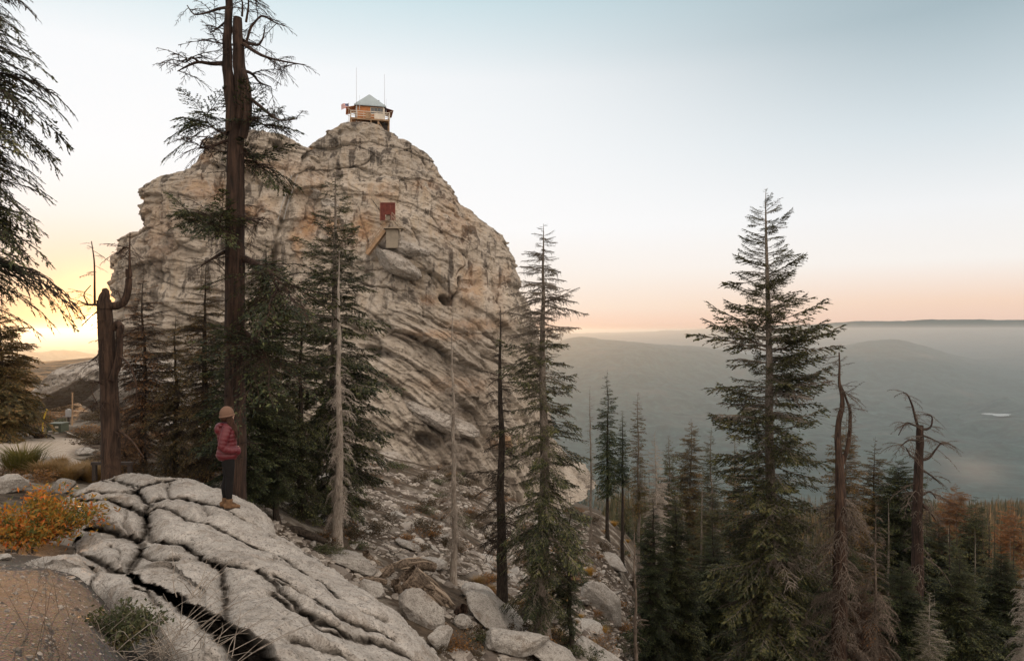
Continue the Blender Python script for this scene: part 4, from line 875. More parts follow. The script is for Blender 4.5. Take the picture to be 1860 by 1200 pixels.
    mid += [(1275, 42, 1010, [(1010, 3), (1080, 36), (1180, 55)], 'low dark fir at the bottom between the slope and the great fir', 'needle', TL, .1, 'bark_dark'), (1540, 44, 960, [(960, 3), (1050, 36), (1180, 55)], 'dark fir low behind the ash grey dead tree', 'needle_dark', TL, .1, 'bark_dark'),
           (1355, 44, 935, [(935, 3), (1020, 34), (1120, 50)], 'dull green fir wedged against the lower crown of the great fir', 'needle', TL, .1, 'bark_dark'), (1600, 70, 880, [(880, 3), (940, 28), (1040, 40)], 'dull green fir just below the rusty pointed fir', 'needle', TL, .1, 'bark_dark'),
           (1835, 80, 905, [(905, 3), (960, 26), (1060, 42)], 'rust tinged fir near the right edge under the valley', 'needle_brown', TM, .1, 'bark_grey'), (1570, 34, 1060, [(1060, 3), (1120, 30), (1220, 50)], 'rusty branched fir at the bottom right of the twisted snag', 'needle_brown', TS, .5, 'bark_red')]
    for i, (px, Y, top, prof, lab, fo, T, df, bk) in enumerate(mid):
        nb = 280 if Y < 58 else 240
        fir('snag' if df == 1 else 'fir_tree', px, Y, top, prof, lab, nb=nb, r0=.17 if df < 1 else .12, foli=fo, brk=bk, T=T, deadT=TDs if Y > 50 else TD, deadfrac=df, seed=100+i, group='firs on the slope right of the dome', wig=.3, dens_pow=.75)
hero_trees()

# ------------------------------------------------------------------ forest below and beyond
def proto_fir(H, Rm, foli, brk, seed, T, nb=230, dead=0):
    r = np.random.RandomState(seed); g = G(); P = trunk_path(0, 0, 0, H, .2, .2, 16, seed); g.tubes(P, trunk_r(16, H*.012), 6, 0); tm = g.mesh('trunk', [M[brk]])
    u = ((np.arange(nb)+r.rand(nb))/nb)**.7; zs = H-(H*.88)*u; L = Rm*np.clip((H-zs)/H*1.25, .04, 1)**.8*r.uniform(.55, 1.15, nb); az = r.rand(nb)*6.283
    org = np.stack([np.interp(zs, P[:, 2], P[:, 0]), np.interp(zs, P[:, 2], P[:, 1]), zs], 1); g = G(); e = .25-.45*u+r.normal(size=nb)*.08; d = .1+.25*u
    isd = r.rand(nb) < dead
    for k in range(len(T)):
        s = (~isd) & (np.arange(nb) % len(T) == k); put_branches(g, T[k], org[s], az[s], L[s], e[s], d[s])
    for k in range(3):
        s = isd & (np.arange(nb) % 3 == k); put_branches(g, TDs[k], org[s], az[s], L[s], e[s], d[s], .3)
    return tm, g.mesh('crown', [M[brk], M[brk], M[foli]], smooth=False), H
PROT = [proto_fir(18, 2.5, 'needle', 'bark_dark', 1, TM), proto_fir(20, 2.2, 'needle', 'bark_grey', 2, TM), proto_fir(17, 2.6, 'needle_olive', 'bark_grey', 3, TM, dead=.15),
        proto_fir(19, 1.9, 'needle_dark', 'bark_dark', 4, TM, 190), proto_fir(16, 1.2, 'needle_brown', 'deadwhite', 5, TM, 70, 1.0), proto_fir(17, 1.8, 'needle_brown', 'bark_grey', 6, TM, 80, .4)]
PL = [('dark green fir in the crowded wood filling the slope at lower right', 'fir_tree'), ('mid green fir with a grey trunk in the crowded wood at lower right', 'fir_tree'), ('olive brown fir in the crowded wood at lower right', 'fir_tree'),
      ('narrow dark fir in the crowded wood filling the slope at lower right', 'fir_tree'), ('bleached leafless snag sticking out of the crowded wood at lower right', 'snag'), ('rusty half dead fir in the crowded wood at lower right', 'fir_tree')]
ENV = np.array([(1000, 960), (1090, 930), (1150, 830), (1240, 830), (1330, 840), (1400, 860), (1500, 850), (1600, 860), (1660, 900), (1720, 905), (1800, 905), (1860, 900), (2300, 890)])
def forest():
    r = np.random.RandomState(77); n = 0; pts = []
    for it in range(9000):
        if n >= 280: break
        Y = math.exp(r.uniform(math.log(44), math.log(420))); px = r.uniform(1120, 1990)
        if Y < 60 and px < 1250: continue
        if px < 1190 and Y < 90: continue
        x = (px-930)/F*Y; k = r.choice(6, p=[.24, .22, .24, .10, .08, .12])
        if any((x-a)**2+(Y-b)**2 < (1.9+Y*.012)**2 for a, b in pts): continue
        z = float(ground_z([x], [Y])[0]); tm, cm, H = PROT[k]; s = r.uniform(.7, 1.25)
        lim = np.interp(px, ENV[:, 0], ENV[:, 1])+abs(r.normal())*22
        zl = -(lim-600)/F*Y; s = min(s, (zl-z)/H)
        if s < .42: continue
        pts.append((x, Y)); n += 1
        o = empty(PL[k][1], (x, Y, z-.2), PL[k][0], 'tree', 'trees of the crowded wood at lower right', r.rand()*6.28); o.scale = (s*r.uniform(.85, 1.15), s*r.uniform(.85, 1.15), s)
        new_obj('trunk', tm, o); new_obj('crown', cm, o)
    # the wood beyond, one mass
    g = G(); N = 9500; Y = np.exp(r.uniform(math.log(260), math.log(2400), N)); px = r.uniform(1020, 2250, N); x = (px-930)/F*Y; z = ground_z(x, Y)
    H = r.uniform(13, 24, N); a = np.arange(7)*2*np.pi/7
    lim = np.interp(px, ENV[:, 0], ENV[:, 1])+abs(r.normal(size=N))*10; H = np.where(Y < 1400, np.minimum(H, -(lim-600)/F*Y-z), H*1.25); ok = (H > 6); x, Y, z, H = x[ok], Y[ok], z[ok], H[ok]; N = len(x)
    wd = r.uniform(.09, .15, N); tone = r.rand(N)
    for k in range(5):
        z0 = z+H*(1-k*.19); z1 = z0-H*.30; rr = H*wd*(.25+.28*k)*r.uniform(.8, 1.2, N)
        jag = r.uniform(.6, 1.3, (N, 7)); A0 = np.stack([x[:, None]+0*a, Y[:, None]+0*a, z0[:, None]+0*a], -1)
        A1 = np.stack([x[:, None]+np.cos(a+k)*rr[:, None]*jag, Y[:, None]+np.sin(a+k)*rr[:, None]*jag, z1[:, None]+(jag-1)*H[:, None]*.06], -1)
        v = np.stack([A0, A1], 1).reshape(N, -1, 3); j = np.arange(7); q = np.stack([j, 7+j, 7+(j+1) % 7, (j+1) % 7], -1)
        g.add(v, (q[None]+(np.arange(N)*14)[:, None, None]).reshape(-1, 4), 0)
    m = foliage('distant_wood', [(.018, .028, .016), (.035, .045, .022), (.07, .065, .03), (.13, .09, .05)], .1)
    tag(g.build('distant_forest', m, smooth=False), kind='stuff')
forest()

# ------------------------------------------------------------------ rocks, brush, wood on the ground
def gpos(px, py, Y0=3.0, Y1=300.):
    """where the ground is seen at a picture point"""
    Y = np.exp(np.linspace(math.log(Y0), math.log(Y1), 260)); X = (px-930)/F*Y; z = ground_z(X, Y); q = 600-F*z/Y
    k = np.argmax(q <= py) if (q <= py).any() else len(Y)-1
    if k > 0:
        f = (q[k-1]-py)/(q[k-1]-q[k]+1e-9); y = Y[k-1]+(Y[k]-Y[k-1])*min(max(f, 0), 1)
    else: y = Y[0]
    x = (px-930)/F*y; return np.array([x, y, float(ground_z([x], [y])[0])])
def cube_sphere(n):
    u = np.linspace(-1, 1, n+1); A, B = np.meshgrid(u, u); vs = []; qs = []; k = 0
    for ax in range(3):
        for s in (-1, 1):
            P = np.zeros((n+1, n+1, 3)); P[..., ax] = s; P[..., (ax+1) % 3] = A*s; P[..., (ax+2) % 3] = B
            i = np.arange(n)[:, None]*(n+1); j = np.arange(n)[None]; q = np.stack([i+j, i+j+1, i+n+2+j, i+n+1+j], -1).reshape(-1, 4)
            vs.append(P.reshape(-1, 3)); qs.append(q+k); k += (n+1)**2
    v = np.concatenate(vs); v /= np.linalg.norm(v, axis=1)[:, None]; return v, np.concatenate(qs)
def rock_geo(seed, n=16, cuts=9, rough=.10, flat=1.0):
    r = np.random.RandomState(seed); v, q = cube_sphere(n); v = v*(1+.16*fbm(v, .9, 3, 600+seed % 7)[:, None])
    for _ in range(cuts):
        d = r.normal(size=3); d /= np.linalg.norm(d); h = r.uniform(.48, .80); o = v@d-h; v = v-np.where(o > 0, o*.9, 0)[:, None]*d
    v = v*(1+rough*fbm(v+seed, .4, 4, 620)[:, None]+.03*fbm(v+seed, .12, 2, 630)[:, None]); v[:, 2] *= flat
    return v, q
def boulder(px, py, wpx, hpx, label, seed, name='boulder', m='rock', group=None, P=None, rz=None, tilt=0, depth=None, sink=.25, cuts=9, n=30, dirt=0, yaw=0):
    P = gpos(px, py+hpx*.35) if P is None else np.array(P); s = P[1]/F; hpx = hpx*.78; a = wpx*s/2/.74; c = hpx*s/2/.72; b = (depth or (a*.75+c*.2))
    v, q = rock_geo(seed, n, cuts); r = np.random.RandomState(seed); th = yaw
    v = v*np.array([a, b, c]); ct, st = math.cos(tilt), math.sin(tilt)
    v = np.stack([v[:, 0]*ct-v[:, 2]*st, v[:, 1], v[:, 0]*st+v[:, 2]*ct], 1); ct, st = math.cos(th), math.sin(th)
    v = np.stack([v[:, 0]*ct-v[:, 1]*st, v[:, 0]*st+v[:, 1]*ct, v[:, 2]], 1)
    g = G(); g.add(v, q); o = g.build(name, M[m], attrs={'dirt': np.full(len(v), dirt*1.)}); o.location = (P[0], P[1], (600-py)/F*P[1])
    return tag(o, label, 'rock', group)
def rocks():
    B = boulder
    B(1100, 1097, 76, 62, 'big flat faced pale block resting on the slope at the right of the trees', 93, tilt=-.6, cuts=8, depth=.5)
    B(1115, 1019, 50, 22, 'long pale slab lying on the slope above the flat faced block', 4, tilt=-.4, cuts=12)
    B(880, 1086, 70, 30, 'smooth blue grey slab left of the dark brown snag', 5, tilt=-.5)
    B(926, 1166, 112, 56, 'thick pale block with a flat top at the bottom centre', 96, tilt=-.05, cuts=9, depth=.5)
    B(902, 1120, 112, 46, 'white slab sloping down behind the thick flat topped block', 97, tilt=-.6, cuts=8)
    B(766, 1108, 72, 62, 'angular white boulder at the lower edge of the outcrop', 88, tilt=-.75, cuts=8, depth=.35)
    B(842, 1130, 26, 30, 'small white angular stone beside the split log', 9)
    B(676, 1068, 40, 28, 'small white pointed stone between outcrop and driftwood', 10, tilt=-.3)
    B(800, 1160, 44, 52, 'rubbly pale boulder at the foot of the outcrop', 11)
    B(1005, 1188, 110, 44, 'pale rounded slab cut by the bottom edge right of the thick block', 12, tilt=-.45)
    B(1085, 1186, 90, 34, 'low pale slab nearest the bottom edge below the flat faced block', 13, tilt=-.4)
    B(1072, 1138, 50, 18, 'half buried grey slab between two pale slabs', 14, tilt=-.2)
    B(975, 1120, 60, 40, 'dark weathered boulder behind the thick flat topped block', 15, dirt=.8)
    B(640, 1022, 74, 30, 'flat grey slab against the upper right rim of the outcrop', 16, tilt=-.3)
    B(788, 1025, 44, 20, 'flat greenish grey slab above the driftwood', 17, tilt=-.2); B(745, 1018, 44, 16, 'thin grey slab left of the greenish slab above the driftwood', 18, tilt=-.15)
    B(742, 990, 40, 14, 'narrow tan slab on the slope above the driftwood', 19, tilt=-.4); B(722, 935, 26, 12, 'small white stone on the slope below the pale slab', 20); B(787, 966, 20, 14, 'small white stone between the tall fir and the slim bleached snag', 21)
    B(318, 769, 50, 18, 'low white rock behind the hiker to the left of the burnt snag', 22); B(371, 783, 24, 24, 'round white rock beside the hiker', 23)
    B(22, 880, 56, 36, 'rounded grey boulder at the left edge below the sandy clearing', 24, n=30); B(116, 884, 34, 28, 'dark lumpy boulder at the upper left foot of the outcrop', 25, dirt=.35)
    B(105, 846, 16, 9, 'small white stone in the dry grass below the clearing', 26); B(92, 838, 46, 14, 'flat tan rock at the edge of the sandy clearing', 27, dirt=.2)
    B(150, 820, 30, 14, 'pale block at the right edge of the sandy clearing', 28); B(590, 868, 40, 20, 'white boulder between the tall fir trunks', 29)
    B(5, 1012, 26, 12, 'small pale stone under the autumn bush at the left edge', 30); B(1000, 930, 40, 24, 'grey boulder behind the lower crown of the sparse topped fir', 31, tilt=-.3)
    # leaning slabs left of the dome
    P = P3(130, 700, 48); o = boulder(135, 705, 150, 66, 'long slanting granite slab left of the broken trunk', 33, 'granite_slab', 'rockfar', P=P, tilt=.42, depth=3.5, n=50, cuts=12)
    boulder(205, 700, 90, 100, 'mound of bare granite behind the broken trunk', 34, 'granite_slab', 'rockfar', P=P3(205, 700, 52), tilt=.3, depth=4, n=40)
    boulder(290, 700, 160, 90, 'pale granite shelf behind the rusty firs', 35, 'granite_slab', 'rockfar', P=P3(290, 700, 62), tilt=-.1, depth=4, n=40)
    # rounded boulders lying against the dome
    for i, (px, py, w, h, t, lab) in enumerate([(740, 452, 62, 36, -.25, 'rounded pale boulder in front of the concrete landing on the dome'), (715, 478, 80, 34, -.5, 'long pale boulder just below the rounded one on the dome'), (600, 372, 30, 20, -.2, 'small stacked boulder in the cleft of the dome'),
                                                (565, 352, 28, 18, -.3, 'small boulder at the top of the cleft of the dome'), (800, 760, 110, 34, -.42, 'thick jutting slab low on the front of the dome'), (700, 850, 78, 54, -.1, 'smooth pale slab at the foot of the dome left of the dark shrub')]):
        h0 = hit(px, py)
        if h0 is None: continue
        boulder(px, py, w, h, lab, 40+i, 'boulder', 'rockfar', P=h0+np.array([0, .7, 0]), tilt=t, n=40, cuts=4)
    # loose stones one can count on the slope
    r = np.random.RandomState(5); meshes = []
    for i in range(9):
        v, q = rock_geo(60+i, 12, 14, flat=.6, rough=.2); g = G(); g.add(v, q); meshes.append(g.mesh('loose_stone', M['rock'], attrs={'dirt': np.zeros(len(v))}))
    k = 0
    for it in range(900):
        if k >= 210: break
        px = r.uniform(470, 1180); py = r.uniform(890, 1200)
        if py > 905+(px-480)*.95+60 and px < 830: continue
        if 625 < px < 870 and 1000 < py < 1150: continue
        P = gpos(px, py)
        if P[1] > 75: continue
        o = new_obj('loose_stone', meshes[k % 9]); s = P[1]/F*r.choice([4, 6, 9, 13, 19], p=[.3, .3, .22, .13, .05]); s = min(s, .6); o.scale = (s*r.uniform(.9, 1.7), s, s*r.uniform(.4, .8)); o.location = P; o.rotation_euler = (r.uniform(-.3, .3), .45+r.uniform(-.3, .3), r.rand()*6.28)
        tag(o, 'loose pale stone among many strewn over the brushy slope below the dome', 'stone', 'loose stones on the slope'); k += 1
    for it in range(40):
        px = r.uniform(0, 185); py = r.uniform(770, 880); P = gpos(px, py)
        if road_mask(P[:1], P[1:2])[0] > .3: continue
        o = new_obj('loose_stone', meshes[it % 9]); s = r.uniform(.06, .22); o.scale = (s*1.3, s, s*.8); o.location = P; o.rotation_euler = (0, 0, r.rand()*6)
        tag(o, 'small stone scattered round the edge of the sandy clearing', 'stone', 'stones round the clearing')
    # rubble nobody could count
    v, q = rock_geo(80, 2, 5, flat=.6); g = G(); N = 16000
    px = r.uniform(430, 1240, N*2); Y = np.exp(r.uniform(math.log(7.5), math.log(70), N*2)); x = (px-930)/F*Y; f = fbm(np.stack([x, Y, 0*x], 1), 3.5, 3, 640); ok = np.where(f > -.12)[0][:N]; x, Y = x[ok], Y[ok]
    z = ground_z(x, Y); s = np.exp(r.normal(size=len(x))*.55-2.7)*(.7+Y*.02); s = np.minimum(s, .3)
    def scatter(v, x, y, z, s, sq=.7):
        a = r.rand(len(x))*6.28; c, sn = np.cos(a)[:, None], np.sin(a)[:, None]; st = r.uniform(.7, 1.6, len(x))[:, None]*s[:, None]
        X = v[None, :, 0]*st; Yv = v[None, :, 1]*s[:, None]; Z = v[None, :, 2]*s[:, None]*sq
        P = np.stack([X*c-Yv*sn+x[:, None], X*sn+Yv*c+y[:, None], Z-X*c*.35+z[:, None]], -1); g.add(P.reshape(-1, 3), (q[None]+(np.arange(len(x))*len(v))[:, None, None]).reshape(-1, 4))
    scatter(v, x, Y, z, s); nv = g.n; tag(g.build('rubble', M['pebble'], smooth=False), kind='stuff')
    # gravel in the foreground
    g = G(); N = 34000; x = r.uniform(-9, 0.6, N); Y = np.exp(r.uniform(math.log(3.2), math.log(12), N)); px = 930+F*x/Y; ok = (px > -60) & (px < 470); x, Y = x[ok], Y[ok]
    z = ground_z(x, Y)-.004; s = np.exp(r.normal(size=len(x))*.5-4.75); scatter(v, x, Y, z, s); nv = g.n
    tag(g.build('gravel', M['gravel'], smooth=False), kind='stuff')
rocks()

def bush_mesh(name, R, H, nst, nleaf, ls, mats, seed, up=.7, lw=.35, stem_r=.006, leaf_from=.35, curve=.3):
    r = np.random.RandomState(seed); g = G(); az = r.rand(nst)*6.283; rad = np.sqrt(r.rand(nst))*R; hh = H*np.sqrt(np.clip(1-(rad/R)**2*.75, .1, 1))*r.uniform(.7, 1.1, nst)
    t = np.linspace(0, 1, 5)[None]; P = np.stack([np.cos(az)[:, None]*rad[:, None]*(t**up)+r.normal(size=(nst, 5))*.025*R*t, np.sin(az)[:, None]*rad[:, None]*(t**up)+r.normal(size=(nst, 5))*.025*R*t, hh[:, None]*t-curve*hh[:, None]*t**3*(rad/R)[:, None]], -1)
    g.tubes(P, np.tile(np.linspace(stem_r, stem_r*.3, 5), (nst, 1)), 3, 0)
    if nleaf:
        i = r.randint(0, nst, nleaf); u = r.uniform(leaf_from, 1, nleaf)*4; k = np.minimum(u.astype(int), 3); f = (u-k)[:, None]
        c = P[i, k]*(1-f)+P[i, k+1]*f+r.normal(size=(nleaf, 3))*ls*.9; d = r.normal(size=(nleaf, 3))+np.array([0, 0, .5]); d /= np.linalg.norm(d, axis=1)[:, None]
        s = np.cross(d, r.normal(size=(nleaf, 3))); s /= np.linalg.norm(s, axis=1)[:, None]; l = ls*r.uniform(.6, 1.3, nleaf)[:, None]
        v = np.stack([c, c+d*l*.45+s*l*lw, c+d*l, c+d*l*.45-s*l*lw], 1); g.add(v, np.arange(nleaf*4).reshape(-1, 4), 1)
    return g.mesh(name, mats, smooth=False)
def tuft_mesh(name, R, H, n, m, seed, w=.006):
    r = np.random.RandomState(seed); az = r.rand(n)*6.283; rb = R*.35*np.sqrt(r.rand(n)); lean = R*r.uniform(.1, 1, n); h = H*r.uniform(.5, 1.1, n); b = np.stack([np.cos(az)*rb, np.sin(az)*rb, 0*az], 1)
    d = np.stack([np.cos(az), np.sin(az), 0*az], 1); s = np.stack([-np.sin(az), np.cos(az), 0*az], 1)*w
    mid = b+d*(lean*.35)[:, None]+np.array([0, 0, 1.])*(h*.7)[:, None]; tip = b+d*lean[:, None]+np.array([0, 0, 1.])*h[:, None]
    g = G(); v = np.stack([b-s, b+s, mid+s*.7, mid-s*.7], 1); g.add(v, np.arange(n*4).reshape(-1, 4)); v = np.stack([mid-s*.7, mid+s*.7, tip+s*.1, tip-s*.1], 1); g.add(v, np.arange(n*4).reshape(-1, 4)); return g.mesh(name, m, smooth=False)
def vegetation():
    r = np.random.RandomState(9)
    lv = leafy('brush_leaves', [(.03, .027, .013), (.055, .042, .02), (.085, .052, .024), (.035, .038, .018)]); lo = leafy('rust_leaves', [(.12, .06, .025), (.20, .10, .035), (.26, .12, .03), (.14, .09, .03)])
    lau = leafy('autumn_leaves', [(.04, .06, .018), (.08, .09, .025), (.18, .15, .03), (.34, .17, .025), (.42, .12, .02), (.48, .08, .012)], .35); lgr = leafy('dark_shrub_leaves', [(.018, .026, .012), (.04, .05, .02), (.10, .11, .05), (.14, .10, .045)])
    straw = leafy('dry_grass', [(.18, .11, .045), (.26, .17, .07), (.30, .17, .05)]); gold = leafy('golden_grass', [(.30, .17, .04), (.40, .24, .05), (.26, .13, .03)]); green = leafy('dull_grass', [(.08, .085, .025), (.13, .12, .03), (.18, .13, .04)])
    tw = M['deadbrown']; BM = [bush_mesh('brush', .6, .42, 60, 900, .05, [tw, lv], 1), bush_mesh('brush', .6, .5, 90, 120, .05, [tw, lo], 2), bush_mesh('brush', .55, .35, 50, 700, .05, [tw, lgr], 3), bush_mesh('brush', .5, .4, 60, 500, .05, [tw, lo], 4)]
    BL = ['low brown brush growing among the stones of the slope', 'leafless twiggy bush growing among the stones of the slope', 'low dark green brush growing among the stones of the slope', 'low rust coloured brush growing among the stones of the slope']
    n = 0
    for it in range(2500):
        if n >= 235: break
        px = r.uniform(470, 1200); py = r.uniform(835, 1195)
        if py > 900+(px-480)*.93 and px < 830: continue
        if 615 < px < 875 and 1000 < py < 1150: continue
        P = gpos(px, py)
        if P[1] > 80: continue
        k = r.choice(4, p=[.4, .25, .2, .15]); o = new_obj('brush', BM[k]); s = r.uniform(.5, 1.25)*(.55+P[1]/55); o.scale = (s*1.2, s*1.1, s*.8); o.location = P-np.array([0, 0, .03]); o.rotation_euler = (0, .2, r.rand()*6)
        tag(o, BL[k], 'bush', 'brush on the slope below the dome'); n += 1
    for it in range(120):
        px = r.uniform(-40, 400); py = r.uniform(735, 880); P = gpos(px, py)
        if road_mask(P[:1], P[1:2])[0] > .05 or P[1] < 15.5: continue
        k = r.choice(4, p=[.4, .3, .1, .2]); o = new_obj('brush', BM[k]); s = r.uniform(.6, 1.3)*(.4+P[1]/35); o.scale = (s*1.2, s, s*.75); o.location = P-np.array([0, 0, .03]); o.rotation_euler = (0, 0, r.rand()*6)
        tag(o, BL[k].replace('among the stones of the slope', 'around the sandy clearing at left'), 'bush', 'brush round the clearing')
    TMs = [tuft_mesh('grass_tuft', .35, .32, 420, straw, 1), tuft_mesh('grass_tuft', .35, .35, 420, gold, 2), tuft_mesh('grass_tuft', .4, .4, 500, green, 3)]
    def tuft(k, px, py, s, lab, grp=None, sy=1):
        P = gpos(px, py); o = new_obj('grass_tuft', TMs[k]); o.location = P; o.scale = (s, s*sy, s*.9); o.rotation_euler = (0, 0, px); tag(o, lab, 'grass tuft', grp)
    tuft(1, 1096, 1152, 1.0, 'bright golden grass tuft on the slope below the flat faced block'); tuft(1, 1070, 1045, 1.5, 'orange grass tuft above the flat faced block'); tuft(0, 870, 1062, 1.0, 'rust grass tuft beside the blue grey slab'); tuft(0, 892, 1075, .8, 'smaller rust grass tuft right of the one beside the blue grey slab')
    tuft(0, 948, 1105, 1.0, 'rust grass tuft between the brown snag and the sparse topped fir'); tuft(1, 1115, 955, 1.8, 'ochre grass clump high on the right rim of the slope'); tuft(1, 1140, 985, 1.5, 'ochre grass clump on the rim just below the higher one')
    tuft(2, 40, 858, 2.0, 'yellow green grass clump at the near edge of the sandy clearing', sy=1.2); 
    for i in range(16): tuft(0, 80+i*8+r.uniform(-5, 5), 862+r.uniform(-8, 14), r.uniform(.9, 1.5), 'dry tan grass tuft between the clearing and the outcrop', 'dry grass below the clearing')
    for i in range(36):
        tuft(int(r.randint(0, 2)), r.uniform(860, 1180), r.uniform(960, 1190), r.uniform(.4, .9), 'small rusty grass tuft among the stones of the lower slope', 'rusty grass tufts on the slope')
    # autumn bush, left foreground
    P = gpos(35, 1005); P[1] += .6; o = empty('autumn_bush', P, 'bushy shrub with green, yellow and orange autumn leaves at the left edge', 'bush')
    me = bush_mesh('foliage', 1.15, 1.0, 150, 4300, .11, [M['bark_dark'], lau], 21, lw=.17, leaf_from=.2); c = new_obj('foliage', me, o); c.location = (-.1, 0, 0); c.scale = (.78, .8, .74)
    me = bush_mesh('stem', .5, 1.35, 16, 330, .09, [M['bark_dark'], lau], 22, lw=.18, leaf_from=.5, curve=0); c = new_obj('stem', me, o); c.location = (.05, 0, .0); c.scale = (.7, .7, .72)
    # small leathery shrub, bottom left
    P = gpos(212, 1168); o = empty('leathery_shrub', P, 'low leathery green shrub on the gravel at the bottom left', 'bush'); me = bush_mesh('foliage', .42, .30, 110, 3400, .032, [M['deadbrown'], lgr], 23, lw=.28, leaf_from=.3); new_obj('foliage', me, o)
    B2 = bush_mesh('foliage', .9, .55, 60, 2500, .05, [M['deadbrown'], lgr], 24)
    P = hit(770, 862); P = gpos(768, 895) if P is None else P+np.array([0, -1.2, -1.2]); o = new_obj('dark_shrub', B2); o.location = P; o.scale = (2.9, 2.2, 3.0); tag(o, 'large dark green shrub at the foot of the dome', 'bush')
    P = gpos(585, 1003); o = new_obj('creeping_shrub', B2); o.location = P; o.scale = (1.0, .6, .4); tag(o, 'creeping green shrub along the far rim of the outcrop', 'bush')
    # dry stems: bleached tangle at the bottom, single thin ones on the gravel
    for j, (cx, cy, n, hpx, lab, spread) in enumerate([(310, 1195, 75, 110, 'tangle of bleached dry stems at the bottom beside the leathery shrub', .5), (352, 1085, 9, 120, 'spray of long dry stems rising from the dark gap in the outcrop', .25)]):
        P = hit(cx, cy, OUTC) if j == 0 else P3(cx, cy, 5.6)
        if P is None: P = gpos(cx, cy)
        g = G(); az = r.uniform(-.9, 1.9, n); L = hpx/F*P[1]*r.uniform(.6, 1.6, n); t = np.linspace(0, 1, 7)[None]; b = r.normal(size=(n, 3))*np.array([.30, .12, 0])*(1 if j == 0 else .2)
        wx = np.cumsum(r.normal(size=(n, 7)), 1)*.014
        Q = np.stack([b[:, :1]+np.sin(az)[:, None]*L[:, None]*t*spread*2+wx, b[:, 1:2]+r.normal(size=(n, 1))*.15*t, L[:, None]*(t*(.35+.65*r.rand(n, 1))-t**3*.3*r.rand(n, 1))+wx*.4], -1)
        g.tubes(Q, np.tile(np.linspace(.0042, .0012, 7), (n, 1)), 4, 0); o = g.build('dry_weeds', M['deadwhite']); o.location = P; tag(o, lab, 'dry stems')
    for j in range(26):
        px = r.uniform(10, 310); py = r.uniform(1080, 1240); P = gpos(px, py); g = G(); t = np.linspace(0, 1, 8); L = r.uniform(.25, .65); a = r.uniform(-.8, .8)
        g.tubes(np.stack([a*L*t+.02*np.cumsum(r.normal(size=8))*t, r.uniform(-.2, .2)*t*L, L*(t-.25*t**3)], 1), np.linspace(.0022, .0008, 8), 4); 
        Q = [np.stack([np.array([a*L*u, 0, L*(u-.25*u**3)])+k*np.array([r.uniform(-.12, .12), r.uniform(-.1, .1), .09]) for k in np.linspace(0, 1, 4)]) for u in r.uniform(.3, .9, 4)]
        g.tubes(np.array(Q), np.tile(np.linspace(.0014, .0006, 4), (4, 1)), 3); o = g.build('weed', M['deadbrown']); o.location = P; tag(o, 'single thin dry weed stem standing in the foreground gravel', 'dry stem', 'weed stems in the gravel')
    g = G(); N = 5200; x = r.uniform(-9, .5, N); Y = np.exp(r.uniform(math.log(3.3), math.log(10), N)); px = 930+F*x/Y; ok = (px > -50) & (px < 440) & (fbm(np.stack([x, Y, 0*x], 1), .8, 2, 660) > -.1); x, Y = x[ok], Y[ok]; z = ground_z(x, Y)+.006
    a = r.rand(len(x))*6.28; L = r.uniform(.008, .035, len(x)); d = np.stack([np.cos(a), np.sin(a), r.uniform(-.2, .3, len(x))], 1); c = np.stack([x, Y, z], 1); s = np.stack([-np.sin(a), np.cos(a), 0*a], 1)*.0022
    g.add(np.stack([c-s, c+s, c+s+d*L[:, None], c-s+d*L[:, None]], 1), np.arange(len(x)*4).reshape(-1, 4)); tag(g.build('needle_litter', M['deadbrown'], smooth=False), kind='stuff')
vegetation()

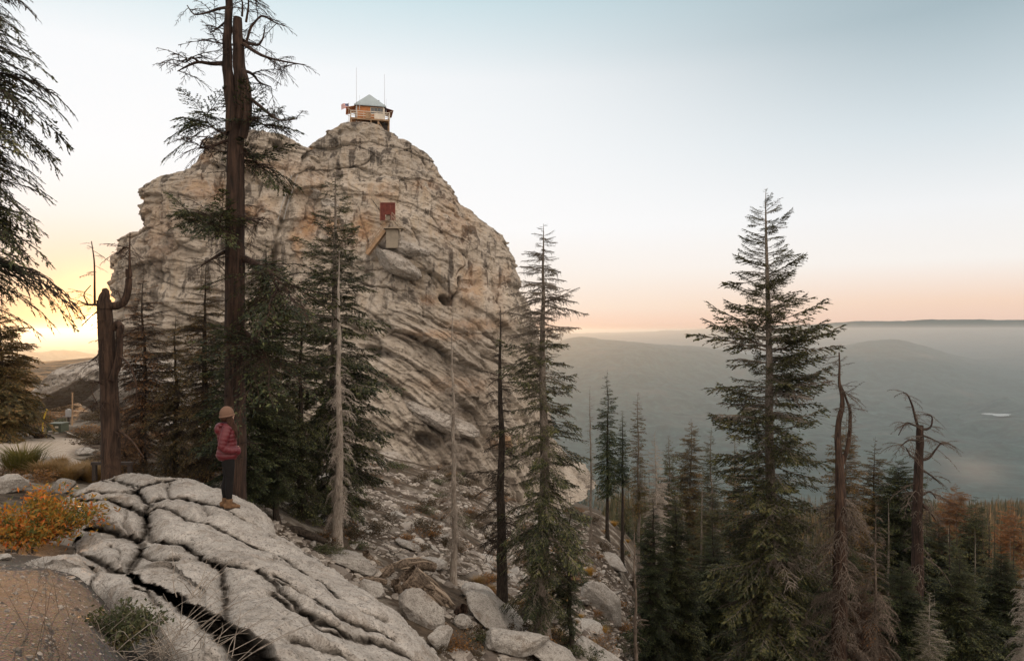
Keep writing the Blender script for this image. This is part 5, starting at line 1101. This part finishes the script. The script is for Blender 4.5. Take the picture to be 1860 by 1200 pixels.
def deadwood():
    def log(pts, r0, r1, lab, seed, m='log', amp=.32, split=False, name='fallen_log'):
        base = np.array([gpos(a, b) for a, b, h in pts]); Yc = base[:, 1].mean(); A = np.array([P3(a, b, Yc-.0*h) for a, b, h in pts]); A[:, 1] += np.linspace(-.1, .3, len(A)); A = A-np.array([0, .25, -.02])
        w = lambda d: d/2/F*Yc; t = np.linspace(0, len(A)-1, len(A)*6); Pi = np.stack([np.interp(t, np.arange(len(A)), A[:, j]) for j in range(3)], 1)
        for _ in range(3): Pi[1:-1] = .5*Pi[1:-1]+.25*(Pi[:-2]+Pi[2:])
        Pi += np.stack([fbm(Pi+seed*3, .8, 2, 701), fbm(Pi+seed*5, .8, 2, 703), fbm(Pi+seed*7, .8, 2, 705)], 1)*.1
        g = G(); rough_tube(g, Pi, np.linspace(w(r0), w(r1), len(Pi)), 22, 0, amp, seed, 3)
        r = np.random.RandomState(seed)
        T = np.gradient(Pi, axis=0); T /= np.linalg.norm(T, axis=1)[:, None]; U = np.cross(T, [0, 0, 1.]); U /= np.linalg.norm(U, axis=1)[:, None]; Vv = np.cross(T, U); Rr = np.linspace(w(r0), w(r1), len(Pi))
        for k in range(46):
            a_ = r.rand()*6.283; n_ = r.randint(5, max(6, len(Pi)//2)); i = r.randint(0, max(1, len(Pi)-n_)); sl = slice(i, i+n_); tt = np.linspace(0, 1, len(Pi[sl]))
            rad = Rr[sl]*(1.0+.12*r.rand()+.5*r.rand()*(r.rand() < .25)*tt); aa = a_+r.normal()*.25*tt
            q = Pi[sl]+U[sl]*(np.cos(aa)*rad)[:, None]+Vv[sl]*(np.sin(aa)*rad)[:, None]; g.tubes(q, w(r0)*r.uniform(.06, .16)*np.sqrt(np.clip(1-(2*tt-1)**2, .02, 1)), 4, 1)
        o = g.build(name, [M[m], M['splinter'] if m == 'log' else M[m]]); return tag(o, lab, 'dead wood')
    log([(742, 1040, 0), (765, 1062, 0), (790, 1085, 0), (812, 1108, 0), (835, 1135, 0)], 46, 26, 'thick split weathered log with a rust red broken end in the gully', 1)
    log([(845, 1098, 0), (830, 1112, 0), (838, 1135, 0)], 16, 8, 'rust red splintered heartwood at the end of the thick log', 2, m='bark_red', name='splintered_wood')
    log([(630, 1040, 0), (660, 1035, 0), (690, 1040, 0), (715, 1030, 0)], 24, 14, 'grey twisted driftwood log lying at the rim of the outcrop', 3)
    log([(680, 1050, 0), (720, 1030, 0), (760, 1022, 0), (790, 1030, 0)], 26, 14, 'gnarled root arching over the driftwood', 4)
    log([(668, 995, 0), (674, 1020, 0), (690, 1045, 0)], 10, 22, 'upright jagged grey stump spike at the head of the driftwood', 5)
    log([(722, 1050, 0), (728, 1075, 0), (722, 1095, 0)], 14, 7, 'short forked root hanging down beside the thick log', 6)
    log([(790, 1110, 0), (815, 1135, 0), (850, 1160, 0)], 12, 5, 'thin splintered pole below the thick log', 7)
    log([(850, 1075, 0), (880, 1100, 0), (905, 1120, 0)], 14, 7, 'slender grey log above the white slab', 8)
    log([(500, 965, 0), (540, 960, 0), (590, 985, 0)], 16, 9, 'dark fallen log behind the outcrop under the firs', 9, m='bark_dark')
    log([(640, 1055, 0), (675, 1046, 0), (700, 1060, 0)], 12, 8, 'short grey wood fragment between outcrop and root', 10)
deadwood()

# ------------------------------------------------------------------ lookout hut and its stairs
def hut():
    Y = 104.; fl = (600-223)/F*Y; o = empty('lookout_hut', P3(671, 225, Y), 'small orange walled fire lookout hut with grey hip roof on the dome summit', 'hut', rz=math.radians(14))
    w, h = 3.75, 2.05; a = w/2
    g = G(); g.box((-.95, -a, h/2), (2.1, .1, h)); g.box((1.0, -a, .45), (1.98, .1, .9)); g.box((1.0, -a, h-.12), (1.98, .1, .24)); g.box((0, a, h/2), (w, .1, h))
    g.box((-a, 0, .45), (.1, w-.12, .9)); g.box((a, 0, .45), (.1, w-.12, .9)); g.box((-a, 0, h-.12), (.1, w-.12, .24)); g.box((a, 0, h-.12), (.1, w-.12, .24)); g.build('wall', M['hut_wall'], o, False)
    g = G(); g.box((0, 0, -.06), (w-.1, w-.1, .1)); g.build('floor_deck', M['hut_wood'], o, False)
    for sx in (-1, 1):
        for sy in (-1, 1): g = G(); g.box((sx*(a+.02), sy*(a+.02), h/2), (.2, .2, h)); g.build('corner_post', M['hut_frame'], o, False)
    for k in range(4):
        x0 = .08+k*.485; g = G(); g.box((x0+.24, -a+.0, 1.36), (.43, .03, .88)); wn = g.build('window', M['glass'], o, False)
        g = G()
        for dx in (0, .485): g.box((x0+dx, -a-.03, 1.36), (.06, .09, .92))
        g.box((x0+.24, -a-.025, .92), (.42, .08, .06)); g.box((x0+.24, -a-.025, 1.8), (.42, .08, .06)); g.box((x0+.24, -a-.02, 1.25), (.42, .06, .04)); g.build('frame', M['hut_frame'], wn, False)
    g = G(); g.box((0, -a-.035, 1.0), (.0, .0, .0)) if False else None
    for s in (-1, 1): g = G(); g.box((s*a, 0, 1.36), (.03, w-.3, .88)); g.build('window', M['glass'], o, False)
    e = a+.35; pk = 2.15; g = G(); r0 = np.array([[-e, -e, h+.02], [e, -e, h+.02], [e, e, h+.02], [-e, e, h+.02]]); tp = np.array([[-.1, -.1, h+pk], [.1, -.1, h+pk], [.1, .1, h+pk], [-.1, .1, h+pk]])
    g.grid(np.stack([r0-[0, 0, .14], r0, tp, tp*.0+[0, 0, h+pk]])[::-1], wrap=True)
    for k in range(4):
        for u in np.linspace(-.9, .9, 10):
            p0 = r0[k]*(1-(u+1)/2)+r0[(k+1) % 4]*((u+1)/2); p1 = p0*abs(u)+np.array([0, 0, 0]); top = np.array([0, 0, h+pk]); p1 = p0+(top-p0)*(1-abs(u)); g.bar(p0+[0, 0, .02], p1+[0, 0, .02], .03)
    g.build('roof', M['hut_roof'], o, False)
    g = G(); g.box((0, 0, h-.02), (2*e-.06, 2*e-.06, .08)); g.build('soffit', M['hut_dark'], o, False)
    g = G(); g.tubes(np.array([[1.3, .3, h+.4], [1.3, .3, h+1.4]]), np.array([.09, .09]), 8); g.box((1.3, .3, h+1.48), (.28, .28, .08)); g.build('stovepipe', M['hut_dark'], o, False)
    for s in (-1, 1):      # shutters propped open
        g = G(); A = np.array([s*(a+.05), -a+.1, h-.05]); th = -.38
        R = np.array([[math.cos(th), 0, s*math.sin(-th)*-1], [0, 1, 0], [s*math.sin(th)*-1*-1, 0, math.cos(th)]])
        x1 = s*(a+1.45); g.bar((s*(a+.1), 0, h-.08), (x1, 0, h-.42), w-.2, .06); g.build('shutter', M['hut_red'] if s > 0 else M['hut_wall'], o, False)
        for yy in (-1.6, 1.6): g = G(); g.bar((s*(a+.1), yy, .95), (x1-s*.1, yy, h-.45), .05); g.build('shutter_prop', M['hut_frame'], o, False)
    c = a+.85
    g = G(); g.box((0, -(a+c)/2, -.05), (2*c, c-a, .08)); g.box((0, (a+c)/2, -.05), (2*c, c-a, .08)); g.box(((a+c)/2, 0, -.05), (c-a-.01, 2*a-.02, .08)); g.box((-(a+c)/2, 0, -.05), (c-a-.01, 2*a-.02, .08))
    g.box((0, -c-.03, -.13), (2*c, .06, .22)); g.build('catwalk', M['hut_wood'], o, False)
    g = G()
    for zz in (.95, .62, .3):
        for s in (-1, 1): g.box((0, s*c, zz), (2*c, .05, .09)); g.box((s*c, 0, zz), (.05, 2*c-.06, .09))
    for i in range(7):
        u = -c+2*c*i/6
        for s in (-1, 1): g.box((u, s*(c-.055), .48), (.06, .06, 1.0)); g.box((s*(c-.055), u, .48), (.06, .06, 1.0))
    g.build('railing', M['hut_frame'], o, False)
    g = G(); g.box((-.3, -c-.04, .35), (.75, .04, .95)); g.build('notice_board', M['hut_wood'], o, False)
    g = G(); g.box((1.3, -c-.035, .38), (1.5, .02, .8)); g.build('railing_mesh_panel', M['hut_frame'], o, False)
    for (x, y, L) in [(c-.1, -c+.1, 3.4), (c-.1, c-.1, 5), (1.1, -c+.1, 2.6), (.1, -c+.1, 1.8), (-c+.1, -c+.1, 1.4), (c-.1, 0, 4), (-c+.1, c-.1, 3)]:
        g = G(); g.box((x, y, -.1-L/2), (.16, .16, L)); g.build('support_post', M['hut_wood'], o, False)
    g = G(); g.bar((1.1, -c+.1, -.3), (c-.1, -c+.1, -2.6), .1); g.bar((c-.1, -c+.1, -.4), (c-.1, c-.1, -2.6), .1); g.build('brace', M['hut_wood'], o, False)
    g = G(); g.box((.9, .2, -.75), (3.2, 3.2, 1.1)); g.build('underfloor', M['hut_dark'], o, False)
    def mast(px, p0, p1, Yy, lab, r=.032, thick=None):
        A = P3(px, p1, Yy); B = P3(px, p0, Yy); oo = empty('antenna', A, lab, 'antenna'); H = B[2]-A[2]
        g = G(); g.tubes(np.array([[0, 0, 0], [0, 0, H]]), np.array([r, r*.6]), 6); g.build('whip', M['metal'], oo)
        g = G(); g.tubes(np.array([[0, 0, 0], [0, 0, H*.38]]), np.array([r*2.4, r*2.2]), 8); g.build('mast', M['metal'], oo)
    mast(647.5, 123, 224, 101.6, 'tall thin antenna whip standing left of the lookout roof'); mast(698.5, 135, 224, 103, 'tall thin antenna whip standing right of the lookout roof')
    mast(653, 173, 200, 101.5, 'short antenna close beside the left tall whip', .02); mast(701.5, 180, 205, 103.2, 'short antenna close beside the right tall whip', .02)
    A = P3(633.6, 226, 101.8); oo = empty('flagpole', A, 'slim white flagpole at the left corner of the lookout catwalk', 'flagpole'); H = (226-186)/F*101.8
    g = G(); g.tubes(np.array([[0, 0, 0], [0, 0, H]]), np.array([.035, .02]), 6); g.build('pole', M['hut_frame'], oo)
    # flag: stripes and starred canton, rippling
    red, white, blue = flat('flag_red', (.42, .05, .05), .8, .05), flat('flag_white', (.75, .72, .7), .8, .05), flat('flag_blue', (.04, .05, .16), .8, .05)
    g = G(); W_, Hf = 1.05, .72; n = 14
    f = lambda u, v: np.array([-.05-W_*u, .10*math.sin(u*7+v*1.5), H-.12-Hf*v-.22*u*u-.03*math.sin(u*6)])
    for i in range(13):
        for j in range(n):
            u0, u1, v0, v1 = j/n, (j+1)/n, i/13, (i+1)/13; mi = 2 if (i < 7 and u1 < .45) else (0 if i % 2 == 0 else 1); g.add([f(u0, v0), f(u1, v0), f(u1, v1), f(u0, v1)], [[0, 1, 2, 3]], mi)
    for i in range(9):
        for j in range(6 if i % 2 == 0 else 5):
            u, v = .04+j*.065+(.0325 if i % 2 else 0), (i+.8)*7/13/10; c = f(u, v)+np.array([0, -.012, 0]); g.box(c, (.018, .004, .018), 1)
    fl_ = g.build('flag', [red, white, blue], None, False); fl_.location = A; m = fl_.modifiers.new('thick', 'SOLIDIFY'); m.thickness = .01; tag(fl_, 'striped flag with starred blue corner flying from the summit flagpole', 'flag')
hut()
def stairs():
    def at(px, py, off=.9):
        h = hit(px, py); return (P3(px, py, (h[1] if h is not None else 88)-off))
    D0 = at(680, 450)[1]; D1 = at(705, 400)[1]; D2 = at(715, 430)[1]; Dm = min(D0, D1, D2)-.3
    def flight(name, a, b, Yd, lab, wid=1.0, n=16, col='hut_wood'):
        A = P3(*a, Yd); B = P3(*b, Yd+.2); o = empty(name, A, lab, 'stairs'); B = B-A; A = A*0
        for s, nm in ((-1, 'stringer'), (1, 'stringer')):
            g = G(); g.bar(A+[0, s*wid/2, 0], B+[0, s*wid/2, 0], .08, .42 if col == 'hut_wood' else .16); g.build(nm, M[col], o, False)
        for i in range(n): g = G(); p = A+(B-A)*(i+.5)/n; g.box(p+[0, 0, .05], (.26, wid-.1, .05)); g.build('tread', M['hut_dark'], o, False)
        for s in (-1, 1):
            g = G(); up = np.array([0, s*wid/2, 1.0]); g.bar(A+up, B+up, .05); g.bar(A+up*[1, 1, .55], B+up*[1, 1, .55], .04)
            for i in range(5): p = A+(B-A)*i/4+[0, s*wid/2, 0]; g.bar(p, p+[0, 0, 1.0], .05)
            g.build('handrail', M[col], o, False)
    flight('staircase', (667, 462), (700, 419), Dm, 'lower wooden stair flight climbing right to the concrete landing on the dome')
    flight('staircase', (729, 420), (713, 402), Dm-.2, 'short middle stair flight between the landing and the red hut panel', n=8, col='rail')
    flight('staircase', (692, 388), (673, 362), Dm+.8, 'upper stair flight leading up left behind the red panel', n=10, col='rail')
    P = P3(713, 430, Dm+.1); o = empty('concrete_landing', P, 'pale concrete landing block with a thin overhanging cap on the dome', 'platform')
    s = Dm/F; g = G(); g.box((0, .3, -4*s), (21*s, 1.6, 34*s)); g.build('block', M['concrete'], o, False); g = G(); g.box((3.5*s, .1, 14.2*s), (36*s, 2.2, 1.4*s)); g.build('cap', M['rail'], o, False)
    P = P3(704.5, 384, Dm+.3); o = empty('red_gatehouse', P, 'red painted board gate panel standing over the stairs on the dome', 'gate'); 
    g = G(); g.box((0, 0, 5*s), (27*s, .12, 22*s)); g.box((-9.2*s, 0, -11*s), (8.6*s, .12, 9.9*s)); g.box((9.2*s, 0, -11*s), (8.6*s, .12, 9.9*s)); g.build('panel', M['hut_red'], o, False)
    g = G(); [g.box((x*s, -.09, -1*s), (.8*s, .06, 33*s)) for x in (-13.4, 13.4)]; g.box((0, -.09, 15.5*s), (26*s, .06, .9*s)); g.box((2.5*s, -.08, 11*s), (6*s, .03, .5*s)); g.box((5*s, -.08, 7*s), (.5*s, .03, 7*s)); g.box((-5*s, -.08, 5*s), (.5*s, .03, 10*s)); g.build('board_trim', flat('faded_red', (.22, .07, .05), .8, .2, 2), o, False)
    g = G(); g.box((0, .25, -9*s), (7.6*s, .1, 12*s)); g.build('door', M['concrete'], o, False)
    # handrail along the skyline up to the hut
    pts = [(632, 229), (618, 238), (603, 250), (588, 262), (574, 274), (562, 283)]; A = [P3(a, b, 101.5) for a, b in pts]; o = empty('handrail', A[0], 'thin cable handrail running down the skyline left of the hut', 'railing'); A = [p-A[0]+np.array([0, 0, 0]) for p in A]
    for p in A: g = G(); g.bar(p-np.array([0, 0, .8]), p+np.array([0, 0, .75]), .05); g.build('post', M['hut_frame'], o, False)
    g = G()
    for p, q in zip(A[:-1], A[1:]):
        for zz in (.7, .3): g.bar(p+[0, 0, zz], q+[0, 0, zz], .025)
    g.build('cable', M['metal'], o, False)
    pts = [(530, 318), (522, 345), (512, 372), (505, 400)]; A = [at(a, b, .5) for a, b in pts]; o = empty('handrail', A[0], 'steep cable handrail in the cleft between the two summits', 'railing'); B = [p-A[0] for p in A]
    g = G(); [g.bar(p, q, .05) for p, q in zip(B[:-1], B[1:])]; [g.bar(p+[.7, 0, .1], q+[.7, 0, .1], .04) for p, q in zip(B[:-1], B[1:])]; g.build('cable', M['metal'], o, False)
stairs()

# ------------------------------------------------------------------ things round the sandy clearing
def clearing():
    yel = flat('yellow_marker', (.62, .42, .05), .5, .1, 3); gr = flat('green_box', (.075, .085, .06), .6, .15, 3); lid = flat('box_lid', (.13, .14, .11), .6, .15, 3)
    P = gpos(100, 784); s = P[1]/F; o = empty('utility_box', P, 'low dark green utility box with a white sticker at the edge of the clearing', 'utility box')
    g = G(); g.box((0, .2, 7*s), (26*s, .6, 14*s)); g.build('cabinet', gr, o, False); g = G(); g.box((0, .2, 15*s), (28*s, .68, 1.6*s)); g.build('lid', lid, o, False); g = G(); g.box((5.5*s, -.11, 9*s), (6*s, .012, 3.4*s)); g.build('sticker', M['hut_frame'], o, False)
    P = gpos(86, 785); s = P[1]/F; t = np.linspace(0, 1, 8); g = G(); g.tubes(np.stack([(t*2+t**3*6)*s, 0*t, t*43*s], 1), np.full(8, .035), 8); g.tubes(np.array([[8*s, 0, 43*s], [8.4*s, 0, 43.8*s]]), np.array([.035, .005]), 8); o = g.build('marker_post', yel); o.location = P-np.array([0, .35, 0]); tag(o, 'bent yellow marker post beside the green utility box', 'marker')
    P = gpos(125, 770); s = P[1]/F; o = empty('meter_box', P, 'small grey meter box on a short post behind the utility box', 'meter box'); g = G(); g.box((0, 0, 20*s), (9*s, .18, 13*s)); g.tubes(np.array([[0, 0, 26*s], [0, 0, 28*s]]), np.array([.09, .07]), 10); g.build('box', M['metal'], o, False)
    g = G(); g.box((-1*s, .05, 7*s), (.1, .1, 14*s)); g.build('post', M['hut_dark'], o, False)
    P = gpos(131, 772); s = P[1]/F; g = G(); g.tubes(np.array([[0, 0, 0], [.02, 0, 60*s]]), np.array([.04, .035]), 8); g.tubes(np.array([[.02, 0, 59*s], [.02, 0, 60*s]]), np.array([.06, .06]), 8); o = g.build('thin_pole', M['hut_wood']); o.location = P; tag(o, 'thin wooden pole beside the meter box', 'pole')
    P = gpos(2, 787); s = P[1]/F; g = G(); rough_tube(g, np.array([[0, 0, -.1], [0, 0, 24*s], [.01, 0, 48*s]]), np.array([.06, .055, .05]), 10, 0, .1, 2); o = g.build('thin_pole', M['hut_wood']); o.location = P; tag(o, 'short tan pole standing at the left edge of the clearing', 'pole')
    boulder(69, 790, 14, 14, 'small rust brown stump beside the yellow marker post', 71, 'stump', 'bark_red', dirt=0); boulder(86, 791, 12, 9, 'small brown rock at the foot of the yellow marker post', 72, dirt=.5)
    # white hose
    pts = [(118, 778), (117, 784), (125, 788), (137, 792), (150, 798), (158, 806)]; A = np.array([gpos(a, b)+[0, 0, .03] for a, b in pts]); t = np.linspace(0, 5, 30); Q = np.stack([np.interp(t, np.arange(6), A[:, k]) for k in range(3)], 1)
    for _ in range(3): Q[1:-1] = .5*Q[1:-1]+.25*(Q[:-2]+Q[2:])
    g = G(); g.tubes(Q, np.full(30, .03), 6); tag(g.build('hose', M['hut_frame']), 'white hose lying on the dirt below the meter box', 'hose')
    # low rail behind the broken trunk
    Y = 18.; o = empty('low_rail', P3(170, 868, Y), 'low dark wooden rail on short posts behind the broken trunk', 'railing'); s = Y/F
    g = G(); g.box((34*s, 0, 27*s), (74*s, .12, .07)); g.build('rail', M['hut_dark'], o, False)
    for x in (2, 34, 66): g = G(); g.box((x*s, 0, 11*s), (.09, .09, 31*s)); g.build('post', M['hut_dark'], o, False)
clearing()

# ------------------------------------------------------------------ the hiker
def ell_loft(g, pts, ra, rb, n=28, m=0, quilt=0, per=.055, ph=0, close=True):
    """closed loft: pts (K,3), half widths ra (x-ish), rb (y-ish)"""
    pts = np.array(pts, float); K = len(pts); cum = np.concatenate([[0], np.cumsum(np.linalg.norm(np.diff(pts, axis=0), axis=1))]); S = np.linspace(0, cum[-1], max(10, int(cum[-1]/.010)))
    P = np.stack([np.interp(S, cum, pts[:, k]) for k in range(3)], 1); A = np.interp(S, cum, ra); B = np.interp(S, cum, rb)
    for _ in range(3):
        P[1:-1] = .5*P[1:-1]+.25*(P[:-2]+P[2:]); A[1:-1] = .5*A[1:-1]+.25*(A[:-2]+A[2:]); B[1:-1] = .5*B[1:-1]+.25*(B[:-2]+B[2:])
    e = np.minimum(S, S[-1]-S); q = quilt*np.abs(np.sin(np.pi*(S/per+ph)))**.6-quilt*.6
    A = A+q; B = B+q; T = np.gradient(P, axis=0); T /= np.linalg.norm(T, axis=1)[:, None]; X = np.tile([1., 0, 0], (len(P), 1)); vertical = abs(T[:, 2].mean()) > .5
    if not vertical: X = np.tile([0, 0, 1.], (len(P), 1))
    Yv = np.cross(T, X); Yv /= np.linalg.norm(Yv, axis=1)[:, None]; X = np.cross(Yv, T); a = np.arange(n)*2*np.pi/n
    v = P[:, None]+np.cos(a)[None, :, None]*X[:, None]*A[:, None, None]+np.sin(a)[None, :, None]*Yv[:, None]*B[:, None, None]
    r0 = min(A[0], B[0])*.5; r1 = min(A[-1], B[-1])*.5
    caps0 = [P[0]-T[0]*r0*s+(v[0]-P[0])*c for s, c in ((1, .02), (.85, .5), (.5, .85))]; caps1 = [P[-1]+T[-1]*r1*s+(v[-1]-P[-1])*c for s, c in ((.5, .85), (.85, .5), (1, .02))]
    g.grid(np.concatenate([np.array(caps0), v, np.array(caps1)]), m, wrap=True)
def ellipsoid(g, c, r, n=14, m=0, R=None):
    v, q = cube_sphere(n); v = v*np.array(r)
    if R is not None: v = v@R.T
    g.add(v+np.array(c), q, m)
def remesh(o, vox, sm=4):
    m = o.modifiers.new('skin', 'REMESH'); m.mode = 'VOXEL'; m.voxel_size = vox; m.use_smooth_shade = True
    if sm: s = o.modifiers.new('smooth', 'SMOOTH'); s.factor = .5; s.iterations = sm
def hiker():
    h = hit(413, 921, OUTC); zf = h[2]; foot = np.array([h[0], h[1], zf])
    z2 = hit_down(h[0]+.02, h[1], OUTC); foot[2] = (z2 if z2 is not None else zf)
    o = empty('person', foot, 'person in crimson puffer jacket and tan knit hat standing on the outcrop', 'person', rz=math.radians(22))
    skin = flat('skin', (.45, .27, .20), .5, .08, 20); cloth = flat('black_leggings', (.008, .007, .007), .9, .2, 20); knit, t, b, _ = mat('tan_knit'); p = t.node('ShaderNodeTexCoord').outputs['Object']
    wv = t.node('ShaderNodeTexWave', bands_direction='Z'); wv.inputs['Scale'].default_value = 45; t.put(wv.inputs['Vector'], p); t.put(b.inputs['Base Color'], t.mix(wv.outputs['Fac'], (.11, .062, .042), (.22, .13, .09))); bump(t, b, wv.outputs['Fac'], .5, .004)
    jk, t, b, _ = mat('crimson_nylon'); p = t.node('ShaderNodeTexCoord').outputs['Object']; t.put(b.inputs['Base Color'], t.mix(t.noise(p, 9, 3), (.055, .003, .007), (.125, .006, .012))); b.inputs['Roughness'].default_value = .5; b.inputs['Specular IOR Level'].default_value = .5; bump(t, b, t.noise(p, 35, 3, .6), .3, .01)
    hairm = flat('brown_hair', (.05, .022, .012), .5, .3, 40); boot = flat('tan_boot_leather', (.14, .08, .042), .8, .25, 25); sole = flat('dark_rubber', (.03, .025, .02), .8, .2, 20)
    # body: one continuous surface
    g = G()
    for s, dx in ((-1, .03), (1, -.03)):
        ell_loft(g, [(0, s*.085, .92), (.015+dx*.3, s*.085, .70), (.02+dx*.6, s*.075, .50), (-.005+dx, s*.07, .34), (dx, s*.065, .09), (dx, s*.065, .06)], [.095, .082, .056, .056, .036, .04], [.095, .078, .054, .052, .036, .04])
    ell_loft(g, [(0, 0, .84), (-.01, 0, .92), (0, 0, 1.05), (.005, 0, 1.2), (-.01, 0, 1.34), (-.005, 0, 1.39), (0, 0, 1.46)], [.10, .11, .085, .10, .085, .05, .048], [.15, .165, .125, .15, .16, .06, .05])
    ellipsoid(g, (.012, 0, 1.555), (.092, .074, .112)); ellipsoid(g, (.10, 0, 1.545), (.018, .012, .02)); ellipsoid(g, (.088, 0, 1.50), (.02, .022, .01))
    for s in (-1, 1): ellipsoid(g, (0, s*.074, 1.55), (.018, .01, .03))
    for s in (-1, 1):
        ell_loft(g, [(-.01, s*.17, 1.35), (-.05, s*.215, 1.22), (-.075, s*.225, 1.08), (.04, s*.20, 1.0), (.13, s*.145, .985)], [.052, .045, .038, .032, .024], [.052, .045, .038, .032, .024])
        ellipsoid(g, (.145, s*.12, .965), (.045, .02, .034))
        for k in range(4): ell_loft(g, [(.17, s*.11, .985-k*.017), (.195, s*.095, .975-k*.017), (.20+.004*(k == 1), s*.07, .965-k*.017)], [.009]*3, [.009]*3, n=8)
        ell_loft(g, [(.14, s*.115, .99), (.16, s*.105, 1.01), (.18, s*.098, 1.012)], [.010]*3, [.010]*3, n=8)
    b_ = g.build('body', skin, o); remesh(b_, .008, 3)
    g = G()
    for s, dx in ((-1, .03), (1, -.03)):
        ell_loft(g, [(0, s*.083, .94), (.015+dx*.3, s*.085, .70), (.02+dx*.6, s*.075, .50), (-.008+dx, s*.07, .34), (dx, s*.065, .13)], [.112, .095, .066, .066, .046], [.11, .088, .063, .06, .046])
    ell_loft(g, [(0, 0, .84), (-.02, 0, .92), (0, 0, 1.0)], [.115, .13, .11], [.16, .175, .15]); l = g.build('leggings', cloth, o); remesh(l, .009, 4)
    g = G()
    ell_loft(g, [(.0, 0, .855), (.0, 0, .90), (.0, 0, 1.0), (0, 0, 1.1), (-.005, 0, 1.22), (-.012, 0, 1.33), (-.008, 0, 1.385), (.0, 0, 1.42)], [.175, .183, .158, .150, .160, .138, .085, .07], [.20, .205, .18, .178, .195, .185, .11, .078], n=48, quilt=.010, per=.066)
    for s in (-1, 1):
        ell_loft(g, [(-.005, s*.16, 1.365), (-.045, s*.225, 1.23), (-.085, s*.24, 1.07), (-.04, s*.235, 1.015), (.06, s*.20, .985), (.135, s*.15, .975)], [.080, .074, .070, .066, .060, .052], [.080, .074, .070, .066, .060, .052], n=28, quilt=.008, per=.062, ph=.3)
        ellipsoid(g, (.145, s*.12, .955), (.070, .055, .07))
    ellipsoid(g, (-.145, 0, 1.33), (.062, .12, .10)); ellipsoid(g, (-.11, 0, 1.40), (.065, .125, .045)); j = g.build('jacket', jk, o); remesh(j, .0085, 2)
    g = G(); ellipsoid(g, (0, 0, 1.435), (.082, .078, .035)); c = g.build('collar', flat('dark_collar', (.03, .008, .012), .7, .2, 20), o); 
    g = G(); v, q = cube_sphere(20); v = v.copy(); v[:, 2] = np.where(v[:, 2] < -.25, -.25+(v[:, 2]+.25)*.25, v[:, 2]); v = v*np.array([.118, .105, .135]); v[:, 2] += 1.585; v[:, 0] -= .008; th = .16; x, z = v[:, 0].copy(), v[:, 2]-1.58; v[:, 0] = x*math.cos(th)-z*math.sin(th); v[:, 2] = 1.58+x*math.sin(th)+z*math.cos(th)
    g.add(v, q); g.tubes(np.array([[.115*math.cos(a)-.006, .104*math.sin(a), 1.552+.018*math.cos(a)] for a in np.linspace(0, 2*np.pi, 33)]), np.full(33, .016), 8); g.build('beanie', knit, o)
    g = G(); r = np.random.RandomState(3); n = 240; a = r.uniform(-1.0, 1.0, n); 
    for s in (-1, 1):
        k = n//2; u = np.linspace(0, 1, 9)[None]; y0 = s*r.uniform(.03, .088, k)[:, None]; x0 = r.uniform(-.03, .075, k)[:, None]; x1 = r.uniform(.07, .165, k)[:, None]; y1 = s*r.uniform(.05, .15, k)[:, None]; z0 = r.uniform(1.50, 1.56, k)[:, None]; z1 = r.uniform(1.12, 1.28, k)[:, None]
        P = np.stack([x0+(x1-x0)*u**.8+.012*np.sin(u*6+r.rand(k, 1)*6), y0+(y1-y0)*u+.008*np.sin(u*5+r.rand(k, 1)*6), z0+(z1-z0)*u], -1); g.tubes(P, np.tile([.006, .007, .007, .007, .006, .006, .005, .004, .001], (k, 1)), 4)
    ellipsoid(g, (-.03, 0, 1.52), (.085, .083, .07)); g.build('hair', hairm, o)
    for s, dx in ((-1, .03), (1, -.03)):
        zz = (hit_down(*(np.array(foot[:2])+np.array([dx*.9-s*.065*-.37*-1, s*.065*.93])), OUTC) or foot[2])-foot[2]; zz = max(min(zz, .05), -.05)
        g = G(); ell_loft(g, [(dx-.075, s*.07, .05+zz), (dx-.02, s*.07, .06+zz), (dx+.05, s*.07, .052+zz), (dx+.13, s*.072, .038+zz), (dx+.165, s*.072, .03+zz)], [.05, .058, .048, .036, .024], [.040, .042, .045, .046, .034], n=20)
        ell_loft(g, [(dx-.01, s*.067, .03+zz), (dx, s*.067, .12+zz), (dx, s*.067, .165+zz)], [.06, .056, .056], [.05, .052, .052], n=20); bt = g.build('boot', boot, o); remesh(bt, .007, 3)
        g = G(); ell_loft(g, [(dx-.10, s*.07, .008+zz), (dx, s*.07, .006+zz), (dx+.16, s*.072, .006+zz)], [.018, .018, .018], [.044, .046, .045], n=20); g.build('sole', sole, bt)
        g = G(); [g.box((dx+.055+.02*k, s*.07, .108-.014*k+zz), (.012, .062, .006), 0) for k in range(4)]; g.build('lace', flat('boot_lace', (.06, .04, .03), .8, .1), bt)
hiker()

# ------------------------------------------------------------------ haze
def haze():
    g = G(); B = 55000; g.box((0, B/2-8000, (-1100+42)/2), (2*B+16000, B+40000, 1142))
    m = bpy.data.materials.new('haze'); m.use_nodes = True; t = NT(m.node_tree); t.n.clear(); out = t.node('ShaderNodeOutputMaterial')
    v = t.node('ShaderNodeVolumePrincipled'); v.inputs['Color'].default_value = (.78, .89, .95, 1); v.inputs['Density'].default_value = HAZE; v.inputs['Anisotropy'].default_value = .6
    t.l.new(v.outputs[0], out.inputs['Volume']); tag(g.build('haze', m, smooth=False), kind='stuff')
HAZE = .85e-4
haze()
